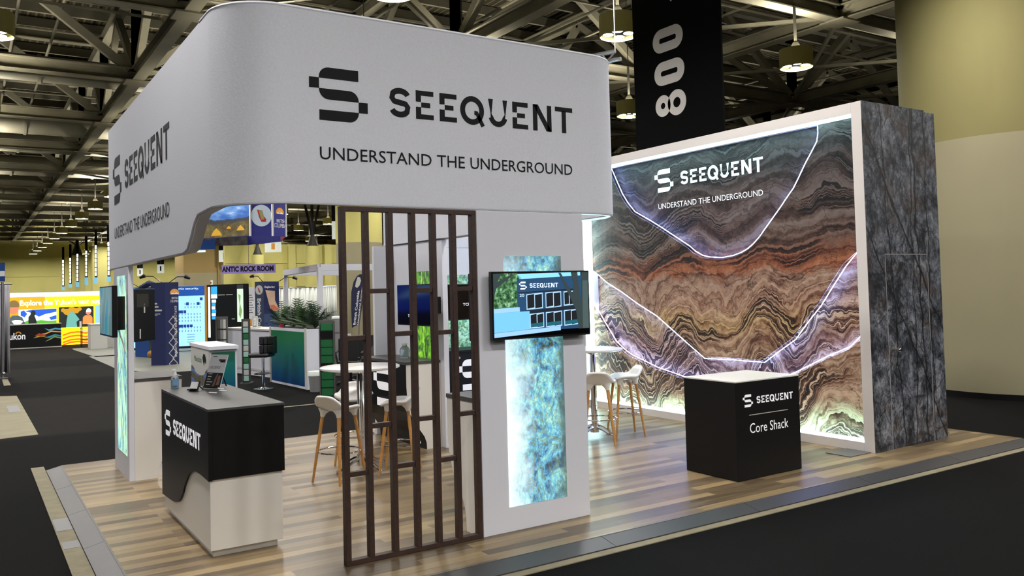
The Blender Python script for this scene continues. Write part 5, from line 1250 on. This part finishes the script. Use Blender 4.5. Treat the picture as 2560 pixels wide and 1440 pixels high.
# printer and shelf
x, y = gp(842, 21.5); sh = thing('shelf_unit', 'white wire shelf unit behind the office chairs', 'shelf', (x, y, ZH)); f_ = frame((x, y, ZH), RX)
for i in range(6): b = MB(); b.rect(f_, -.16, .26, .02+.16*i, .05+.16*i, -.4, 0); b.build('shelf_board', 'sign_white', sh)
b = MB(); b.rect(f_, -.16, .26, 0, .86, -.42, -.4); b.rect(f_, -.16, -.14, 0, .86, -.4, 0); b.rect(f_, .24, .26, 0, .86, -.4, 0); b.build('shelf_frame', 'pale_grey', sh)
x, y = gp(839, 19.6); pr = thing('printer', 'grey desktop printer on a stand right of the green brochure stand', 'printer', (x, y, ZH)); f_ = frame((x, y, ZH), RX)
b = MB(); b.rect(f_, -.1, .13, 1.0, 1.32, -.3, 0); b.build('body', 'mid_grey', pr, bevel=.01); b = MB(); b.rect(f_, -.1, .13, 1.33, 1.38, -.3, .02); b.build('lid', 'sign_white', pr)
b = MB(); b.rect(f_, -.1, .13, 0, 1.0, -.3, -.02); b.build('stand', 'mid_grey', pr)
# office chairs
for i_, (px_, d, lab) in enumerate(((868, 17.4, 'black mesh office chair nearest the green brochure stand'), (893, 18.4, 'second black office chair seen between the slats'))):
    x, y = gp(px_, d); oc = thing('office_chair', lab, 'chair', (x, y, ZH)); f_ = frame((x, y, ZH), RX)
    b = MB(); b.rect(f_, -.22, .22, .42, .5, -.4, 0); b.build('seat', 'black_fabric', oc, bevel=.02)
    b = MB(); b.rect(f_, -.2, .2, .52, .98, .0, .04); b.build('backrest', 'black_fabric', oc, bevel=.02)
    for s_ in (-1, 1): b = MB(); b.tube([f_[0]+f_[1]*(.22*s_)+V((0, 0, .45)), f_[0]+f_[1]*(.27*s_)+V((0, 0, .68)), f_[0]+f_[1]*(.27*s_)-f_[3]*.25+V((0, 0, .7))], .022, 6); b.build('armrest', 'black_fabric', oc)
    b = MB(); c_ = f_[0]-f_[3]*.2; b.cyl(c_+V((0, 0, .06)), c_+V((0, 0, .43)), .03, n=10)
    for k in range(5):
        a = k*1.257; e = c_+V((.27*math.cos(a), .27*math.sin(a), .05)); b.tube([c_+V((0, 0, .1)), e], .018, 6); b.ball(e-V((0, 0, .02)), .03, 6)
    b.build('swivel_base', 'tv_shell', oc, smooth=True)
# black sloping display desk
pA, pB = at(898, 902, z=.75), at(985, 900, z=.9)
x, y = gp(945, 16.0); dk = thing('display_desk', 'black sloping display desk seen behind the bar table', 'desk', (x, y, ZH)); f_ = frame((x, y, ZH), RX); g = lambda px_, py: ((px_-945)*16/FPX, 1.88+(729.5-py)*16/FPX-ZH)
b = MB(); b.prism(f_, [g(938, 862), g(948, 846), g(998, 846), g(998, 980), g(890, 980), g(890, 912)], -.6, 0); b.build('body', 'matte_black', dk)
b = MB(); b.prism(f_, [g(892, 905), g(945, 848), g(968, 846), g(905, 912)], 0, .02); b.build('sloping_rail', 'metal_grey', dk)
# ------------------------------------------------ hanging signs
def hangrod(root, p, z=12.3): b = MB(); b.tube([p, V((p[0], p[1], z))], .01, 6); b.build('hanging_rod', 'metal_grey', root)
hc = gp(612, 28.2); R_ = 1.75
hs = thing('hanging_sign', 'large hanging sign ring with camp photo and round white seal', 'sign', (hc[0], hc[1], 3.75))
zb_, zt_ = 3.72, 5.15
rd = V((RX.x, RX.y, 0)).normalized(); fd = V((-rd.y, rd.x, 0))
def hpt(px_, d): return gp(px_, d)
vtx = [hpt(497, 27.2), hpt(628, 26.2), hpt(684, 26.4), hpt(717, 27.0), hpt(706, 29.4), hpt(622, 30.9), hpt(550, 31.0), hpt(487, 29.6)]
mats_ = ['landscape', 'royal', 'royal', 'red_print', 'royal', 'rock_photo', 'rock_photo', 'rock_photo']
for i in range(8):
    f_, L_ = lineframe(vtx[i], vtx[(i+1) % 8], zb_); b = MB(); b.rect(f_, 0, L_, 0, zt_-zb_, -.03, 0); fo = b.build('fabric_face', mats_[i] if i != 0 else 'royal', hs)
    if i == 0:
        k = MB(); c_ = f_[0]; k.rect(f_, .02, L_-.02, .02, zt_-zb_, 0, .004)
        o_ = MB(); o_.v = [p-c_ for p in k.v]; o_.f = k.f; pp = o_.build('camp_photo', 'landscape', None); pp.parent = hs; pp.location = c_-hs.location
        for ax, az, ss in ((.36, .08, .24), (.82, .2, .17), (.6, .27, .1)):
            k = MB(); k.prism(f_, [(L_*ax-ss, az), (L_*ax-ss*.6, az+ss*.55), (L_*ax, az+ss), (L_*ax+ss*.65, az+ss*.5), (L_*ax+ss, az)], .004, .008); k.build('tent_print', 'orange_print' if ss < .15 else 'yk_yellow_cloth', hs) if 'yk_yellow_cloth' in M else k.build('tent_print', mm('yk_yellow_cloth', (222, 172, 50), .7), hs)
    if i == 1:
        k = MB(); k.prism(f_, arc(L_*.5, .64, .31, 0, 350, 28, .34), .002, .004); k.build('round_seal', mat('seal_blue', (196, 212, 226), .6), hs)
        k = MB(); k.prism(f_, [(L_*.5+a, 0.64+c) for a, c in [(-.13, .19), (.0, .17), (.06, .0), (.15, -.12), (.13, -.2), (0, -.2), (-.07, -.06)]], .004, .006); k.build('seal_map', 'red_print', hs)
        k = MB(); k.prism(f_, [(L_*.5+a, 0.64+c) for a, c in [(-.08, .18), (.03, .16), (.07, .0), (.08, -.12), (.0, -.13), (-.04, 0)]], .006, .008); k.build('seal_stripe', mat('seal_olive', (150, 150, 100), .6), hs)
    if i == 2:
        sun(f_, L_*.55, .74, .2, hs); text('logo_words', 'BRITISH', f_, L_*.3, L_*.95, .44, .55, 'white_print', hs, t=.004); text('logo_words', 'COLUMBIA', f_, L_*.12, L_*.98, .28, .41, 'white_print', hs, t=.004)
for i in range(8):
    b = MB(); b.tube([(vtx[i][0], vtx[i][1], zb_), (vtx[i][0], vtx[i][1], zt_)], .035, 6); b.build('edge_pole', 'white_print', hs)
hangrod(hs, (vtx[0][0], vtx[0][1], zt_)); hangrod(hs, (vtx[3][0], vtx[3][1], zt_))
def hsign(pxs, pys, d, lab, m_='sign_white', th=.04, nm='hanging_sign', rod=.5):
    a, c = P3(pxs[0], pys[1], d), P3(pxs[1], pys[1], d); t_ = P3(pxs[0], pys[0], d)
    r = thing(nm, lab, 'sign', a); f_ = frame(a, V((c.x-a.x, c.y-a.y, 0))); L_ = (V((c.x-a.x, c.y-a.y, 0))).length; H_ = t_.z-a.z
    b = MB(); b.rect(f_, 0, L_, 0, H_, -th, 0); b.build('board', m_, r)
    if rod: hangrod(r, f_[0]+f_[1]*L_*rod+V((0, 0, H_)))
    return r, f_, L_, H_
r, f_, L_, H_ = hsign((440, 538), (603, 625), 30, 'long blue hanging sign with white word below the sign ring', 'blue', rod=.06)
text('sign_word', 'Invest', f_, L_*.3, L_*.64, H_*.42, H_*.72, 'white_print', r, t=.003, bold=.02)
b = MB(); b.rect(f_, 0, L_*.7, -.09, -.03, -.2, -.1); b.build('light_tray', 'sign_glow', r)
r, f_, L_, H_ = hsign((555, 689), (663, 685), 34, 'long purple hanging sign with bold black words', mm('purple_sign', (150, 132, 205), .6))
text('sign_words', 'ANTIC ROCK ROOM', f_, L_*-.0, L_*.965, H_*.2, H_*.84, 'ink', r, t=.003, bold=.05)
def aisle(pxs, ys, yb_, d, lab, icon):
    r, f_, L_, H_ = hsign(pxs, ys, d, lab)
    b = MB(); b.rect(f_, 0, L_, H_, H_+(ys[0]-yb_)*d/FPX, -.035, 0); b.build('black_banner', 'sign_black', r)
    if icon == 'C': text('sign_letter', 'C', f_, L_*.38, L_*.6, H_*.2, H_*.8, 'ink', r, t=.004, bold=.03)
    elif icon: k = MB(); k.rect(f_, L_*.4, L_*.62, H_*.25, H_*.8, 0, .004); k.build('rotated_number', 'ink' if icon == 'n' else 'orange_print', r)
aisle((830, 891), (553, 598), 440, 42, 'white hanging sign with a black letter behind the first slat', 'C')
aisle((547, 574), (626, 655), 602, 62, 'white hanging sign left of the purple sign', 'n')
aisle((662, 703), (603, 631), 560, 48, 'white hanging sign with orange icon right of centre', 'o')
aisle((458, 480), (647, 670), 632, 84, 'small white hanging sign right of two others by the left tower', 'n')
aisle((393, 410), (661, 683), 645, 86, 'small white hanging sign, middle one of three by the left tower', 'n')
aisle((343, 357), (671, 690), 655, 88, 'small white hanging sign nearest the left tower top', 'n')
r, f_, L_, H_ = hsign((942, 955), (636, 678), 40, 'dark red hanging sign seen between the dark slats', 'red_sign')
k = MB(); k.rect(f_, L_*.4, L_*.55, H_*.4, H_*.7, 0, .004); k.build('white_mark', 'white_print', r)
r, f_, L_, H_ = hsign((521, 532), (701, 714), (gp(520, 62)[1]-.06)/ray(530, 714).y, 'small round pale safety sign on the tan wall block', 'sign_white', rod=0)
k = MB(); k.prism(f_, arc(L_*.5, H_*.5, L_*.25, 0, 340, 12), 0, .01); k.build('red_mark', 'red_print', r)
# vertical light signs with blue tags
for (px_, ya, yb_, yc_, d, lab) in ((158, 650, 715, 725, 96, 'leftmost'), (176, 645, 709, 719, 92, 'second from left'), (194, 635, 704, 717, 88, 'third from left'), (216, 627, 692, 712, 84, 'fourth from left'), (240, 613, 692, 709, 79, 'fifth from left'), (272, 605, 690, 704, 74, 'rightmost')):
    a = P3(px_, yc_, d); s_ = d/FPX; h1 = (yc_-yb_)*s_; h2 = (yc_-ya)*s_
    r = thing('light_sign', lab+' of the six vertical strings of lights with blue tags, far left wall', 'light sign', a, 'vertical light signs'); f_ = frame(a, RX)
    b = MB(); b.rect(f_, -.12, .12, 0, h2+1.5, -.06, 0); b.build('banner', 'sign_black', r)
    hangrod(r, V((a.x, a.y, a.z+h2+1.5)))
    k = MB(); n = 7
    for i in range(n): z0 = h1+(h2-h1)*i/n; k.rect(f_, -.07, .07, z0+.08, z0+(h2-h1)/n, 0, .02)
    k.build('light_segments', 'strip_light', r)
    k = MB(); k.rect(f_, -.17, .17, 0, h1-.05, 0, .03); k.build('blue_tag', 'tag_blue', r)
bw2 = thing('exhibit_wall', 'blue booth wall beyond the left picture edge, mirrored in a dark television', 'exhibit wall', (-4, 25.6, ZH))
b = MB(); b.box(-9, -1.4, 25.6, 25.8, ZH, 2.6); b.build('wall_frame', 'navy', bw2)
f_ = frame((-9, 25.6, 0), FRONT); b = MB(); b.rect(f_, .1, 7.5, 1.2, 2.5, 0, .01); b.build('backlit_panel', mat('blue_backlit', (32, 60, 180), .5, emit=.7), bw2)
b = MB(); b.prism(f_, [(2, 1.5), (4, 1.9), (6, 1.6), (5, 2.1), (3, 2.2)], .01, .015); b.build('print_shape', 'yk_sky', bw2)
